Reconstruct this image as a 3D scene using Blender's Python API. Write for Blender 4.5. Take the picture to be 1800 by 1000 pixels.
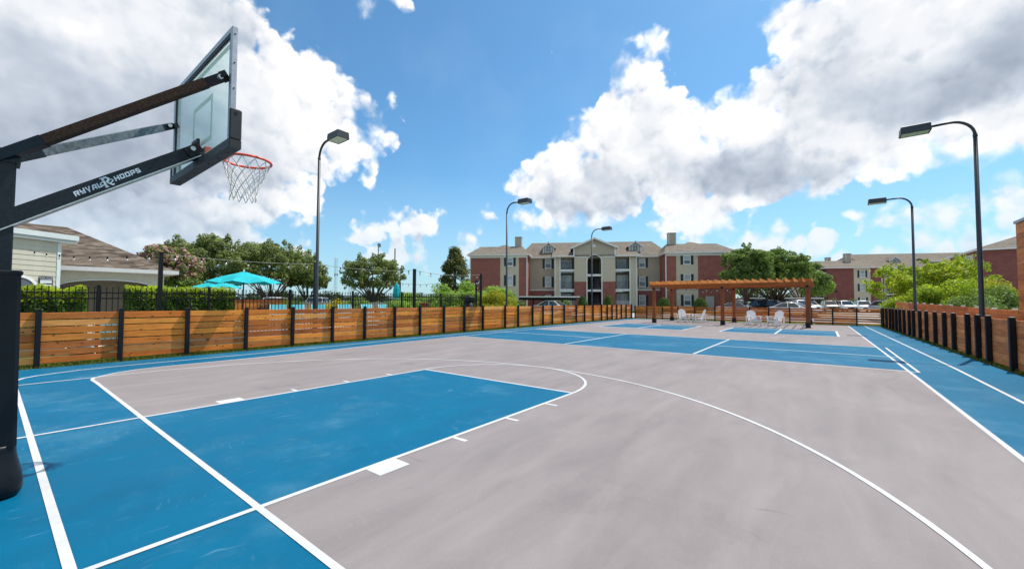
import bpy, math, random
import numpy as np
from mathutils import Vector, Matrix, Euler

S = bpy.context.scene
for o in list(bpy.data.objects):
    bpy.data.objects.remove(o)
COL = S.collection
R = random.Random(7)
RNG = np.random.default_rng(11)
PI = math.pi

# ---------------------------------------------------------------- camera
cam_d = bpy.data.cameras.new('camera')
cam = bpy.data.objects.new('camera', cam_d)
COL.objects.link(cam)
yaw, pitch, roll = 0.65623, 0.035778, 0.002998
f = Vector((-math.sin(yaw) * math.cos(pitch), math.cos(yaw) * math.cos(pitch), math.sin(pitch)))
r0 = Vector((math.cos(yaw), math.sin(yaw), 0))
u0 = r0.cross(f)
rr = r0 * math.cos(roll) + u0 * math.sin(roll)
uu = u0 * math.cos(roll) - r0 * math.sin(roll)
m = Matrix((rr, uu, -f)).transposed().to_4x4()
m.translation = Vector((5.008, 0.006, 1.472))
cam.matrix_world = m
cam_d.sensor_width = 36
cam_d.lens = 36 * 707.3 / 1800
cam_d.shift_y = 4.4 / 1800
cam_d.clip_start = 0.05
cam_d.clip_end = 5000
S.camera = cam

# ---------------------------------------------------------------- exposure, sun, sky
S.view_settings.view_transform = 'Standard'
S.view_settings.look = 'None'
S.view_settings.exposure = 0.0
S.view_settings.gamma = 1.0
S.view_settings.use_curve_mapping = False
S.cycles.use_denoising = True
S.cycles.max_bounces = 6
S.cycles.transparent_max_bounces = 16
S.cycles.caustics_reflective = False
S.cycles.caustics_refractive = False
S.cycles.sample_clamp_indirect = 6.0

SUN_EL = math.radians(61.5)
SUN_AZ = math.atan2(0.305, 0.952)          # clockwise from +Y
SUN_DIR = Vector((math.sin(SUN_AZ) * math.cos(SUN_EL), math.cos(SUN_AZ) * math.cos(SUN_EL), math.sin(SUN_EL)))
sl = bpy.data.lights.new('sun', 'SUN')
sl.energy = 5.0
sl.angle = math.radians(0.5)
sl.color = (1.0, 0.95, 0.88)
so = bpy.data.objects.new('sun', sl)
so.rotation_euler = (-SUN_DIR).to_track_quat('-Z', 'Y').to_euler()
COL.objects.link(so)

W = bpy.data.worlds.new('World')
S.world = W
W.use_nodes = True
wt = W.node_tree
wt.nodes.clear()
SKY_STRENGTH = 0.12
# cloud masses as (direction x, y, z, angular radius, brightness)
CLOUDS = [(-0.921, 0.018, 0.389, 0.156, 0.76), (-0.885, 0.121, 0.449, 0.178, 0.8), (-0.84, 0.23, 0.491, 0.079, 0.8), (-0.959, 0.07, 0.273, 0.168, 0.5), (-0.932, 0.192, 0.308, 0.144, 0.52), (-0.881, 0.282, 0.381, 0.117, 0.8), (-0.828, 0.341, 0.445, 0.075, 0.95), (-0.81, 0.382, 0.446, 0.063, 0.98), (-0.85, 0.373, 0.372, 0.086, 0.95), (-0.889, 0.336, 0.311, 0.095, 0.72), (-0.827, 0.421, 0.371, 0.067, 0.93), (-0.782, 0.446, 0.435, 0.024, 0.95), (-0.775, 0.484, 0.405, 0.025, 0.9), (-0.78, 0.506, 0.367, 0.043, 0.97), (-0.826, 0.46, 0.328, 0.053, 0.93), (-0.856, 0.425, 0.293, 0.046, 0.85), (-0.892, 0.396, 0.218, 0.048, 0.9), (-0.916, 0.327, 0.232, 0.075, 0.7), (-0.945, 0.288, 0.158, 0.072, 0.74), (-0.966, 0.203, 0.158, 0.094, 0.66), (-0.984, 0.13, 0.118, 0.077, 0.7), (-0.988, 0.07, 0.138, 0.078, 0.68), (-0.967, 0.23, 0.113, 0.063, 0.72), (-0.931, 0.324, 0.168, 0.041, 0.88), (-0.985, 0.021, 0.174, 0.086, 0.55), (-0.806, 0.522, 0.278, 0.024, 0.95), (-0.744, 0.519, 0.421, 0.012, 0.8), (-0.743, 0.531, 0.407, 0.011, 0.78), (-0.693, 0.426, 0.581, 0.026, 0.92), (-0.656, 0.465, 0.595, 0.024, 0.85), (-0.786, 0.581, 0.209, 0.016, 0.9), (-0.841, 0.519, 0.156, 0.025, 0.86), (-0.821, 0.547, 0.165, 0.028, 0.92), (-0.799, 0.575, 0.173, 0.033, 0.94), (-0.772, 0.612, 0.169, 0.033, 0.9), (-0.743, 0.645, 0.177, 0.035, 0.95), (-0.732, 0.653, 0.196, 0.02, 0.95), (-0.795, 0.589, 0.142, 0.026, 0.76), (-0.761, 0.633, 0.144, 0.027, 0.76), (-0.828, 0.55, 0.108, 0.029, 0.84), (-0.799, 0.593, 0.101, 0.04, 0.82), (-0.769, 0.633, 0.095, 0.03, 0.8), (-0.904, 0.413, 0.113, 0.023, 0.9), (-0.898, 0.431, 0.092, 0.026, 0.84), (-0.892, 0.448, 0.065, 0.024, 0.8), (-0.682, 0.716, 0.15, 0.024, 0.95), (-0.695, 0.708, 0.125, 0.024, 0.88), (-0.716, 0.69, 0.104, 0.019, 0.84), (-0.263, 0.818, 0.512, 0.036, 0.99), (-0.294, 0.8, 0.523, 0.026, 0.97), (-0.303, 0.828, 0.473, 0.056, 0.93), (-0.349, 0.831, 0.433, 0.053, 0.92), (-0.297, 0.862, 0.41, 0.082, 0.84), (-0.399, 0.836, 0.377, 0.068, 0.95), (-0.335, 0.878, 0.342, 0.105, 0.8), (-0.231, 0.903, 0.363, 0.069, 1.0), (-0.26, 0.917, 0.304, 0.096, 0.78), (-0.462, 0.817, 0.346, 0.064, 0.95), (-0.521, 0.797, 0.305, 0.06, 0.92), (-0.554, 0.786, 0.274, 0.049, 0.85), (-0.493, 0.83, 0.26, 0.081, 0.74), (-0.403, 0.873, 0.275, 0.104, 0.72), (-0.172, 0.915, 0.364, 0.061, 1.0), (-0.117, 0.93, 0.349, 0.079, 0.98), (-0.123, 0.908, 0.401, 0.042, 0.88), (-0.075, 0.911, 0.405, 0.059, 0.8), (-0.051, 0.877, 0.479, 0.03, 0.98), (-0.038, 0.856, 0.515, 0.04, 0.9), (0.013, 0.882, 0.471, 0.078, 0.82), (0.087, 0.887, 0.453, 0.104, 0.84), (0.176, 0.891, 0.418, 0.107, 0.82), (0.233, 0.898, 0.373, 0.1, 0.66), (0.036, 0.928, 0.371, 0.107, 0.68), (0.124, 0.927, 0.353, 0.096, 0.6), (0.197, 0.918, 0.343, 0.094, 0.5), (-0.007, 0.947, 0.321, 0.086, 0.84), (0.096, 0.949, 0.3, 0.085, 0.76), (-0.082, 0.957, 0.278, 0.089, 0.62), (0.001, 0.967, 0.253, 0.063, 0.6), (-0.153, 0.951, 0.267, 0.079, 0.6), (-0.226, 0.945, 0.235, 0.072, 0.74), (-0.195, 0.961, 0.195, 0.059, 0.86), (-0.269, 0.943, 0.195, 0.052, 0.95), (-0.124, 0.969, 0.215, 0.031, 0.9), (0.074, 0.964, 0.254, 0.049, 0.97), (0.132, 0.954, 0.268, 0.057, 1.0), (0.035, 0.959, 0.282, 0.056, 0.9), (0.189, 0.944, 0.27, 0.06, 0.97), (0.233, 0.934, 0.272, 0.056, 0.85), (-0.571, 0.798, 0.195, 0.033, 0.93), (-0.537, 0.822, 0.191, 0.03, 0.92), (-0.502, 0.844, 0.187, 0.03, 0.9), (-0.413, 0.888, 0.2, 0.027, 0.93), (-0.64, 0.739, 0.211, 0.017, 0.85), (-0.442, 0.877, 0.185, 0.014, 0.85), (-0.138, 0.982, 0.131, 0.025, 0.88), (-0.107, 0.985, 0.136, 0.022, 0.9), (-0.071, 0.987, 0.142, 0.029, 0.95), (-0.039, 0.992, 0.116, 0.029, 0.84), (0.005, 0.993, 0.119, 0.032, 0.9), (-0.099, 0.989, 0.107, 0.031, 0.8), (0.032, 0.994, 0.102, 0.021, 0.82), (-0.016, 0.995, 0.101, 0.024, 0.78), (0.062, 0.986, 0.152, 0.013, 0.86), (0.087, 0.986, 0.145, 0.014, 0.88), (0.107, 0.985, 0.134, 0.018, 0.86), (0.141, 0.98, 0.143, 0.027, 0.9), (0.171, 0.976, 0.137, 0.032, 0.92), (0.204, 0.967, 0.156, 0.029, 0.88), (0.233, 0.96, 0.155, 0.032, 0.92), (0.127, 0.986, 0.108, 0.027, 0.78), (0.166, 0.981, 0.098, 0.027, 0.76), (0.203, 0.974, 0.099, 0.03, 0.74), (0.236, 0.965, 0.11, 0.032, 0.78), (0.103, 0.99, 0.094, 0.019, 0.8), (-0.451, 0.713, 0.537, 0.008, 0.8)]
rc = random.Random(3)
for i in range(44):                         # cumulus field goes on all round; unseen clouds added overhead and behind for fill
    az = math.radians(rc.uniform(32, 258)) if i < 32 else math.radians(rc.uniform(-100, 30))
    el = math.radians(rc.uniform(8, 60)) if i < 32 else math.radians(rc.uniform(48, 85))
    base = Vector((math.sin(az) * math.cos(el), math.cos(az) * math.cos(el), math.sin(el)))
    for k in range(2):
        d = (base + Vector((rc.uniform(-.09, .09), rc.uniform(-.09, .09), rc.uniform(-.03, .06)))).normalized()
        CLOUDS.append((round(d.x, 3), round(d.y, 3), round(d.z, 3), rc.uniform(.07, .17), rc.uniform(.62, .99)))


class NT:
    """tiny helper for wiring nodes"""
    def __init__(self, tree):
        self.t = tree

    def n(self, typ, **kw):
        nd = self.t.nodes.new(typ)
        for k, v in kw.items():
            if isinstance(k, str) and hasattr(nd, k):
                setattr(nd, k, v)
        return nd

    def put(self, sock, v):
        if isinstance(v, bpy.types.NodeSocket):
            self.t.links.new(v, sock)
        elif v is not None:
            sock.default_value = v

    def math(self, op, a, b=None, c=None, clamp=False):
        nd = self.n('ShaderNodeMath', operation=op, use_clamp=clamp)
        self.put(nd.inputs[0], a)
        if b is not None:
            self.put(nd.inputs[1], b)
        if c is not None:
            self.put(nd.inputs[2], c)
        return nd.outputs[0]

    def vec(self, op, a, b=None, c=None, scale=None):
        nd = self.n('ShaderNodeVectorMath', operation=op)
        self.put(nd.inputs[0], a)
        if b is not None:
            self.put(nd.inputs[1], b)
        if c is not None:
            self.put(nd.inputs[2], c)
        if scale is not None:
            self.put(nd.inputs['Scale'], scale)
        return nd.outputs['Value'] if op in ('DISTANCE', 'LENGTH', 'DOT_PRODUCT') else nd.outputs[0]

    def noise(self, vec, scale, detail=4, rough=.55, dist=0.0, out='Fac'):
        nd = self.n('ShaderNodeTexNoise')
        if vec is not None:
            self.put(nd.inputs['Vector'], vec)
        self.put(nd.inputs['Scale'], scale)
        self.put(nd.inputs['Detail'], detail)
        self.put(nd.inputs['Roughness'], rough)
        self.put(nd.inputs['Distortion'], dist)
        return nd.outputs[0] if out == 'Fac' else nd.outputs[1]

    def range(self, v, a, b, c=0.0, d=1.0, smooth=False):
        nd = self.n('ShaderNodeMapRange')
        nd.interpolation_type = 'SMOOTHSTEP' if smooth else 'LINEAR'
        self.put(nd.inputs[0], v)
        for i, x in zip((1, 2, 3, 4), (a, b, c, d)):
            self.put(nd.inputs[i], x)
        return nd.outputs[0]

    def mix(self, fac, a, b, blend='MIX'):
        nd = self.n('ShaderNodeMix', data_type='RGBA', blend_type=blend)
        nd.clamp_factor = True
        self.put(nd.inputs[0], fac)
        self.put(nd.inputs[6], (*a, 1) if isinstance(a, tuple) and len(a) == 3 else a)
        self.put(nd.inputs[7], (*b, 1) if isinstance(b, tuple) and len(b) == 3 else b)
        return nd.outputs[2]

    def ramp(self, fac, stops):
        nd = self.n('ShaderNodeValToRGB')
        el = nd.color_ramp.elements
        while len(el) < len(stops):
            el.new(0.5)
        for e, (p, c) in zip(el, stops):
            e.position = p
            e.color = (*c, 1)
        self.put(nd.inputs[0], fac)
        return nd.outputs[0]


def build_world():
    w = NT(wt)
    tc = w.n('ShaderNodeTexCoord').outputs['Generated']
    p = w.vec('NORMALIZE', tc)
    sep = w.n('ShaderNodeSeparateXYZ')
    w.put(sep.inputs[0], p)
    el = sep.outputs[2]
    sky = w.n('ShaderNodeTexSky', sky_type='NISHITA')
    sky.sun_disc = False
    sky.sun_elevation = SUN_EL
    sky.sun_rotation = SUN_AZ
    sky.air_density = 1.0
    sky.dust_density = 0.6
    sky.ozone_density = 2.0
    skyc = w.vec('MULTIPLY', sky.outputs[0], (SKY_STRENGTH * .76, SKY_STRENGTH * 1.22, SKY_STRENGTH * 1.36))
    # billowing
    wn = w.noise(p, 7, 2, .5, out='Color')
    w1 = w.vec('SUBTRACT', wn, (.5, .5, .5))
    pw = w.vec('MULTIPLY_ADD', w1, (.075, .075, .06), p)
    wn2 = w.noise(p, 24, 2, .55, out='Color')
    w2 = w.vec('SUBTRACT', wn2, (.5, .5, .5))
    pw = w.vec('MULTIPLY_ADD', w2, (.032, .032, .028), pw)
    D = None
    sw = None
    sb = None
    for (x, y, z, rad, b) in CLOUDS:
        d = w.vec('DISTANCE', pw, (x, y, z))
        fi = w.math('SUBTRACT', rad, d)
        D = fi if D is None else w.math('SMOOTH_MAX', D, fi, .014)
        wi = w.math('MAXIMUM', w.math('MULTIPLY_ADD', fi, 1.0 / rad, .12), 0.0)
        wi = w.math('MULTIPLY', wi, wi)
        sw = wi if sw is None else w.math('ADD', sw, wi)
        sb = w.math('MULTIPLY', wi, b) if sb is None else w.math('MULTIPLY_ADD', wi, b, sb)
    bright = w.math('DIVIDE', w.math('ADD', sb, .93 * .004), w.math('ADD', sw, .004))
    n1 = w.noise(p, 17, 8, .58)
    psun = w.vec('ADD', p, (SUN_DIR.x * .016 + .002, SUN_DIR.y * .016, SUN_DIR.z * .02))
    n1s = w.noise(psun, 17, 8, .58)
    soft = w.noise(p, 6.5, 4, .5)
    softs = w.noise(w.vec('ADD', p, (SUN_DIR.x * .05, SUN_DIR.y * .05, SUN_DIR.z * .05)), 6.5, 4, .5)
    n2 = w.noise(p, 46, 6, .6)
    def puffs(vec, scale):
        v = w.n('ShaderNodeTexVoronoi')
        w.put(v.inputs['Vector'], vec)
        v.inputs['Scale'].default_value = scale
        return v.outputs['Distance']
    pv = w.vec('MULTIPLY_ADD', w2, (.03, .03, .03), p)
    v1 = puffs(pv, 26)
    v1s = puffs(w.vec('ADD', pv, (SUN_DIR.x * .010, SUN_DIR.y * .010, SUN_DIR.z * .013)), 26)
    v2 = puffs(pv, 60)
    Dn = w.math('ADD', D, w.math('MULTIPLY', w.math('SUBTRACT', n1, .5), .060))
    Dn = w.math('ADD', Dn, w.math('MULTIPLY', w.math('SUBTRACT', .56, v1), .036))
    Dn = w.math('ADD', Dn, w.math('MULTIPLY', w.math('SUBTRACT', .50, v2), .012))
    Dn = w.math('ADD', Dn, w.math('MULTIPLY', w.math('SUBTRACT', n2, .5), .016))
    wisp = w.range(w.noise(p, 11, 3, .5), .42, .68, .013, .050)
    alpha = w.range(w.math('DIVIDE', w.math('ADD', Dn, .004), wisp), 0.0, 1.0, smooth=True)
    alpha = w.math('MULTIPLY', w.math('MULTIPLY', alpha, w.range(el, .06, .22, .74, 1.0)), w.range(w.math('ADD', w.math('MULTIPLY', n2, .03), Dn), .0, .05, .78, 1.0))
    # light and dark inside the cloud
    relief = w.math('SUBTRACT', n1, n1s)
    edge = w.range(Dn, .0, .075, 1.0, .20, smooth=True)      # crisp billows near the rim, soft grey deep inside
    bb = w.math('ADD', bright, w.math('MULTIPLY', w.math('SUBTRACT', soft, softs), .55))
    bb = w.math('MULTIPLY_ADD', w.math('MULTIPLY', relief, edge), .85, bb)
    bb = w.math('MULTIPLY_ADD', w.math('MULTIPLY', w.math('SUBTRACT', v1s, v1), edge), .42, bb)
    bb = w.math('MULTIPLY_ADD', w.math('MULTIPLY', w.math('SUBTRACT', .4, v2), edge), .12, bb)
    bb = w.math('ADD', bb, w.math('MULTIPLY', w.math('SUBTRACT', n2, .5), .06))
    rim = w.range(Dn, 0.0, .045, .12, 0.0, smooth=True)
    bb = w.math('ADD', bb, rim)
    cc = w.ramp(w.range(bb, .29, .95), [(0.0, (.28, .335, .43)), (.25, (.40, .46, .56)), (.55, (.60, .665, .76)), (.8, (.90, .92, .96)), (1.0, (1.0, 1.0, 1.0))])
    glare = w.math('MULTIPLY', w.range(bb, .86, 1.08, 0.0, .28), w.range(el, .14, .30, 0.0, 1.0))
    cc = w.vec('SCALE', cc, scale=w.math('ADD', glare, 1.0))
    # hazy band low down and thin veil
    cc = w.mix(w.range(el, .16, 0.02, 0.0, .45), cc, (.72, .82, .92))
    veil = w.math('MULTIPLY', w.range(w.noise(p, 5, 5, .6), .5, .8), .12)
    veil = w.math('ADD', veil, w.range(el, .30, .0, 0.0, .62))
    skyc = w.mix(veil, skyc, (.52, .73, .90))
    out = w.mix(alpha, skyc, cc)
    # below the horizon: a plain ground tone
    out = w.mix(w.range(el, -.005, -.03), out, (.16, .19, .14))
    bg = w.n('ShaderNodeBackground')
    w.put(bg.inputs[0], out)
    bg.inputs[1].default_value = 1.0
    wo = w.n('ShaderNodeOutputWorld')
    wt.links.new(bg.outputs[0], wo.inputs[0])
    W.cycles.sampling_method = 'NONE'


build_world()
# ---------------------------------------------------------------- materials
MATS = {}


def mat(name, build):
    if name in MATS:
        return MATS[name]
    mt = bpy.data.materials.new(name)
    mt.use_nodes = True
    mt.node_tree.nodes.clear()
    t = NT(mt.node_tree)
    sh = build(t)
    out = t.n('ShaderNodeOutputMaterial')
    mt.node_tree.links.new(sh, out.inputs[0])
    MATS[name] = mt
    return mt


def bsdf(t, color, rough=.6, spec=.5, metal=0.0, bump=None, bump_s=.3, bump_d=.01):
    b = t.n('ShaderNodeBsdfPrincipled')
    t.put(b.inputs['Base Color'], (*color, 1) if isinstance(color, tuple) and len(color) == 3 else color)
    t.put(b.inputs['Roughness'], rough)
    t.put(b.inputs['Specular IOR Level'], spec)
    t.put(b.inputs['Metallic'], metal)
    if bump is not None:
        bn = t.n('ShaderNodeBump')
        bn.inputs['Strength'].default_value = bump_s
        bn.inputs['Distance'].default_value = bump_d
        t.put(bn.inputs['Height'], bump)
        t.put(b.inputs['Normal'], bn.outputs[0])
    return b.outputs[0]


def objco(t):
    return t.n('ShaderNodeTexCoord').outputs['Object']


def plain(name, color, rough=.5, spec=.5, metal=0.0, var=.12, scale=6.0):
    def b(t):
        n = t.noise(objco(t), scale, 5, .6)
        k = t.range(n, .3, .7, 1 - var, 1 + var)
        c = t.vec('SCALE', color, scale=k)
        rg = t.range(n, .3, .7, rough - .06, rough + .06)
        return bsdf(t, c, rg, spec, metal)
    return mat(name, b)


def court(name, base, wear, rough, streak=.5, scuffs=True, amt=1.0):
    def b(t):
        co = objco(t)
        big = t.noise(co, .35, 5, .6)
        mp = t.n('ShaderNodeMapping')
        mp.inputs['Scale'].default_value = (1.0, .22, 1)
        mp.inputs['Rotation'].default_value = (0, 0, .5)
        t.put(mp.inputs[0], co)
        st = t.noise(mp.outputs[0], 2.6, 6, .65, .6)
        k = t.range(big, .3, .7, .93, 1.07)
        k2 = t.range(st, .25, .75, 1 - .10 * streak, 1 + .10 * streak)
        c = t.vec('SCALE', base, scale=t.math('MULTIPLY', k, k2))
        fine = t.noise(co, 140, 3, .6)
        c = t.vec('SCALE', c, scale=t.range(fine, .3, .7, .92, 1.08))
        grit = t.noise(co, 420, 2, .7)
        c = t.vec('SCALE', c, scale=t.range(grit, .25, .75, .90, 1.10))
        # dirt: soft stains and a few dark shoe marks
        stain = t.noise(t.vec('ADD', co, (17, 5, 0)), .8, 6, .7)
        c = t.vec('SCALE', c, scale=t.range(stain, .55, .75, 1.0, .86, smooth=True))
        mq = t.n('ShaderNodeMapping')
        mq.inputs['Scale'].default_value = (1.4, 13, 1)
        mq.inputs['Rotation'].default_value = (0, 0, .8)
        t.put(mq.inputs[0], t.vec('MULTIPLY_ADD', t.noise(co, 1.1, 2, .5, out='Color'), (1.1, 1.1, 0), co))
        mk_ = t.range(t.noise(mq.outputs[0], 1.5, 3, .5), .70, .78, 1.0, .80, smooth=True)
        c = t.vec('SCALE', c, scale=mk_)
        if scuffs:
            # pale rubbed scuffs: short curved streaks in patches
            mp2 = t.n('ShaderNodeMapping')
            mp2.inputs['Scale'].default_value = (2.2, 11, 1)
            mp2.inputs['Rotation'].default_value = (0, 0, -.55)
            wv = t.noise(co, 1.3, 3, .5, out='Color')
            t.put(mp2.inputs[0], t.vec('MULTIPLY_ADD', wv, (.5, .5, 0), co))
            s1 = t.noise(mp2.outputs[0], 2.4, 4, .6)
            patch = t.noise(co, .9, 4, .6)
            f1 = t.math('MULTIPLY', t.range(s1, .57, .72, smooth=True), t.range(patch, .48, .66, smooth=True))
            mp3 = t.n('ShaderNodeMapping')
            mp3.inputs['Scale'].default_value = (9, 1.6, 1)
            mp3.inputs['Rotation'].default_value = (0, 0, .9)
            t.put(mp3.inputs[0], t.vec('MULTIPLY_ADD', wv, (.8, .8, 0), co))
            s2 = t.noise(mp3.outputs[0], 2.0, 3, .55)
            f2 = t.math('MULTIPLY', t.range(s2, .62, .72, smooth=True), t.range(patch, .58, .42, smooth=True))
            dust = t.range(t.noise(co, .55, 6, .7), .48, .75, 0, .20, smooth=True)
            ff = t.math('ADD', t.math('MULTIPLY', f1, .26), t.math('MULTIPLY', f2, .20))
            ff = t.math('MULTIPLY', t.math('ADD', ff, dust, clamp=True), amt)
            c = t.mix(ff, c, wear)
            sp = t.n('ShaderNodeTexVoronoi')
            sp.inputs['Scale'].default_value = 3.0
            t.put(sp.inputs['Vector'], co)
            dots = t.range(sp.outputs['Distance'], .018, .010)
            c = t.mix(t.math('MULTIPLY', dots, .5 * amt), c, (.75, .78, .8))
        rg = t.range(st, .3, .7, rough - .06, rough + .08)
        return bsdf(t, c, rg, .10, 0, fine, .12, .004)
    return mat(name, b)


def cedar(name, tones, rough=.62, knots=True, contrast=1.0):
    def b(t):
        co = objco(t)
        oi = t.n('ShaderNodeObjectInfo').outputs['Random']
        off = t.n('ShaderNodeCombineXYZ')
        t.put(off.inputs[0], t.math('MULTIPLY', oi, 37.0))
        t.put(off.inputs[1], t.math('MULTIPLY', oi, 11.0))
        t.put(off.inputs[2], t.math('MULTIPLY', oi, 23.0))
        p = t.vec('ADD', co, off.outputs[0])
        mp = t.n('ShaderNodeMapping')
        mp.inputs['Scale'].default_value = (.55, 9, 9)
        t.put(mp.inputs[0], p)
        g = t.noise(mp.outputs[0], 3.2, 6, .62, 1.4)
        mpf = t.n('ShaderNodeMapping')
        mpf.inputs['Scale'].default_value = (1.2, 40, 40)
        t.put(mpf.inputs[0], p)
        gf = t.noise(mpf.outputs[0], 3.0, 4, .6)
        c = t.ramp(oi, [(i / (len(tones) - 1), tn) for i, tn in enumerate(tones)])
        k = t.math('MULTIPLY', t.range(g, .25, .75, 1 - .33 * contrast, 1 + .30 * contrast), t.range(gf, .3, .7, .90, 1.10))
        c = t.vec('SCALE', c, scale=k)
        blot = t.noise(p, 1.6, 3, .6)
        c = t.vec('SCALE', c, scale=t.range(blot, .3, .7, .82, 1.18))
        if knots:
            v = t.n('ShaderNodeTexVoronoi')
            v.inputs['Scale'].default_value = 1.0
            v.inputs['Randomness'].default_value = 1.0
            mk = t.n('ShaderNodeMapping')
            mk.inputs['Scale'].default_value = (4.2, 4.2, 8.0)
            t.put(mk.inputs[0], p)
            t.put(v.inputs['Vector'], mk.outputs[0])
            kn = t.range(v.outputs['Distance'], .17, .07, smooth=True)
            c = t.mix(t.math('MULTIPLY', kn, .9), c, (.045, .014, .006))
        return bsdf(t, c, rough, .25, 0, g, .25, .006)
    return mat(name, b)


def leafmat(name, stops, trans=.35, hue=.0):
    def b(t):
        ri = t.n('ShaderNodeNewGeometry').outputs['Random Per Island']
        c = t.ramp(ri, stops)
        n = t.noise(objco(t), .9, 3, .6)
        c = t.vec('SCALE', c, scale=t.range(n, .3, .7, .78, 1.22))
        pr = bsdf(t, c, .55, .25)
        tr = t.n('ShaderNodeBsdfTranslucent')
        t.put(tr.inputs[0], t.vec('MULTIPLY', c, (1.15, 1.2, .6)))
        mx = t.n('ShaderNodeMixShader')
        mx.inputs[0].default_value = trans
        t.t.links.new(pr, mx.inputs[1])
        t.t.links.new(tr.outputs[0], mx.inputs[2])
        return mx.outputs[0]
    return mat(name, b)


def brick(name, c1, c2, mortar, bw=.2, bh=.075, ms=.010):
    def b(t):
        co = objco(t)
        s = t.n('ShaderNodeSeparateXYZ')
        t.put(s.inputs[0], co)
        cb = t.n('ShaderNodeCombineXYZ')
        t.put(cb.inputs[0], t.math('ADD', s.outputs[0], s.outputs[1]))
        t.put(cb.inputs[1], s.outputs[2])
        br = t.n('ShaderNodeTexBrick')
        t.put(br.inputs['Vector'], cb.outputs[0])
        br.inputs['Color1'].default_value = (*c1, 1)
        br.inputs['Color2'].default_value = (*c2, 1)
        br.inputs['Mortar'].default_value = (*mortar, 1)
        br.inputs['Scale'].default_value = 1
        br.inputs['Brick Width'].default_value = bw
        br.inputs['Row Height'].default_value = bh
        br.inputs['Mortar Size'].default_value = ms
        br.inputs['Bias'].default_value = 0
        n = t.noise(cb.outputs[0], 1.2, 5, .65)
        n2 = t.noise(cb.outputs[0], 9, 3, .6)
        k = t.math('MULTIPLY', t.range(n, .3, .7, .84, 1.16), t.range(n2, .3, .7, .86, 1.14))
        c = t.vec('SCALE', br.outputs['Color'], scale=k)
        return bsdf(t, c, .85, .2, 0, br.outputs['Fac'], -.4, .01)
    return mat(name, b)


def shingle(name, cols, w=.32, h=.14):
    def b(t):
        co = objco(t)
        s = t.n('ShaderNodeSeparateXYZ')
        t.put(s.inputs[0], co)
        cb = t.n('ShaderNodeCombineXYZ')
        t.put(cb.inputs[0], t.math('ADD', s.outputs[0], t.math('MULTIPLY', s.outputs[1], 1.0)))
        t.put(cb.inputs[1], t.math('MULTIPLY', s.outputs[2], 1.85))
        br = t.n('ShaderNodeTexBrick')
        t.put(br.inputs['Vector'], cb.outputs[0])
        br.inputs['Color1'].default_value = (0, 0, 0, 1)
        br.inputs['Color2'].default_value = (1, 1, 1, 1)
        br.inputs['Mortar'].default_value = (.1, .1, .1, 1)
        br.inputs['Scale'].default_value = 1
        br.inputs['Brick Width'].default_value = w
        br.inputs['Row Height'].default_value = h
        br.inputs['Mortar Size'].default_value = .006
        br.inputs['Bias'].default_value = 0
        c = t.ramp(br.outputs['Color'], [(i / (len(cols) - 1), q) for i, q in enumerate(cols)])
        n = t.noise(cb.outputs[0], .7, 5, .6)
        c = t.vec('SCALE', c, scale=t.range(n, .3, .7, .88, 1.12))
        return bsdf(t, c, .9, .15, 0, br.outputs['Fac'], -.3, .01)
    return mat(name, b)


BLUE = court('court_paint_blue', (.0002, .114, .218), (.17, .34, .44), .55, .9, True, 1.35)
GRAY = court('court_paint_grey', (.243, .217, .214), (.36, .332, .326), .6, 1.6, True, .75)
WHITE = court('line_paint_white', (.55, .555, .565), (.40, .39, .39), .6, .9, True, .7)
CEDAR = cedar('cedar_boards', [(.62, .165, .028), (.86, .270, .040), (.93, .33, .052), (.42, .105, .024), (.90, .40, .105), (.36, .100, .026), (.80, .24, .036), (.56, .17, .04), (.88, .36, .08)])
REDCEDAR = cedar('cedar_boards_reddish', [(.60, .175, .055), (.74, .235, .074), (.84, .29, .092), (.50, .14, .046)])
STAIN = cedar('stained_beam_wood', [(.36, .098, .022), (.44, .128, .028), (.40, .112, .025)], .5, True, .8)
RAFT = cedar('rafter_wood_sunlit', [(.78, .285, .050), (.86, .34, .062), (.70, .24, .042)], .5, True, .7)  # lighter than the beam stain: sunlight put into the orange
POSTWOOD = cedar('stained_post_wood', [(.25, .070, .022), (.30, .088, .027)], .5, True, .8)
BLACK = plain('black_powder_coat', (.009, .009, .011), .45, .3, 0, .25, 40)
BLACKPAD = plain('black_vinyl_pad', (.006, .0075, .011), .42, .3, 0, .35, 3)
STEEL = plain('black_hammered_steel', (.010, .016, .022), .40, .4, .2, .5, 60)
GREYSTEEL = plain('grey_steel_and_arm_sun', (.16, .18, .19), .42, .5, .6, .35, 22)  # plain grey steel; on the far hoop arm it paints in sunlight
ARMSHADE = plain('arm_shade_brown', (.075, .032, .018), .7, .3, 0, .75, 75)  # brown cast of the shaded black arm put into the colour
BOARDPAD = plain('board_edge_pad', (.030, .031, .036), .55, .4, 0, .15, 30)
ALU = plain('brushed_aluminium', (.46, .47, .50), .45, .5, .55, .12, 12)
ORANGE = plain('orange_rim_paint', (.85, .075, .022), .4, .5, 0, .15, 30)
NETM = plain('net_cord', (.85, .80, .75), .9, .1, 0, .25, 30)
DECAL = plain('white_decal', (.72, .78, .85), .5, .4, 0, .1, 60)
BOLT = plain('zinc_bolt', (.6, .6, .58), .35, .5, .7, .15, 40)
LAMPM = plain('dark_bronze_lamp', (.042, .048, .056), .45, .5, .2, .2, 25)
LENS = plain('lamp_lens', (.80, .84, .62), .25, .5, 0, .12, 7)
WHITEPLASTIC = plain('white_lumber', (.90, .90, .89), .45, .4, 0, .06, 9)
BRICKM = brick('red_brick', (.33, .088, .066), (.26, .066, .052), (.32, .19, .16))
BRICKR = brick('dark_red_brick', (.25, .066, .052), (.20, .052, .042), (.24, .14, .12))
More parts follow.
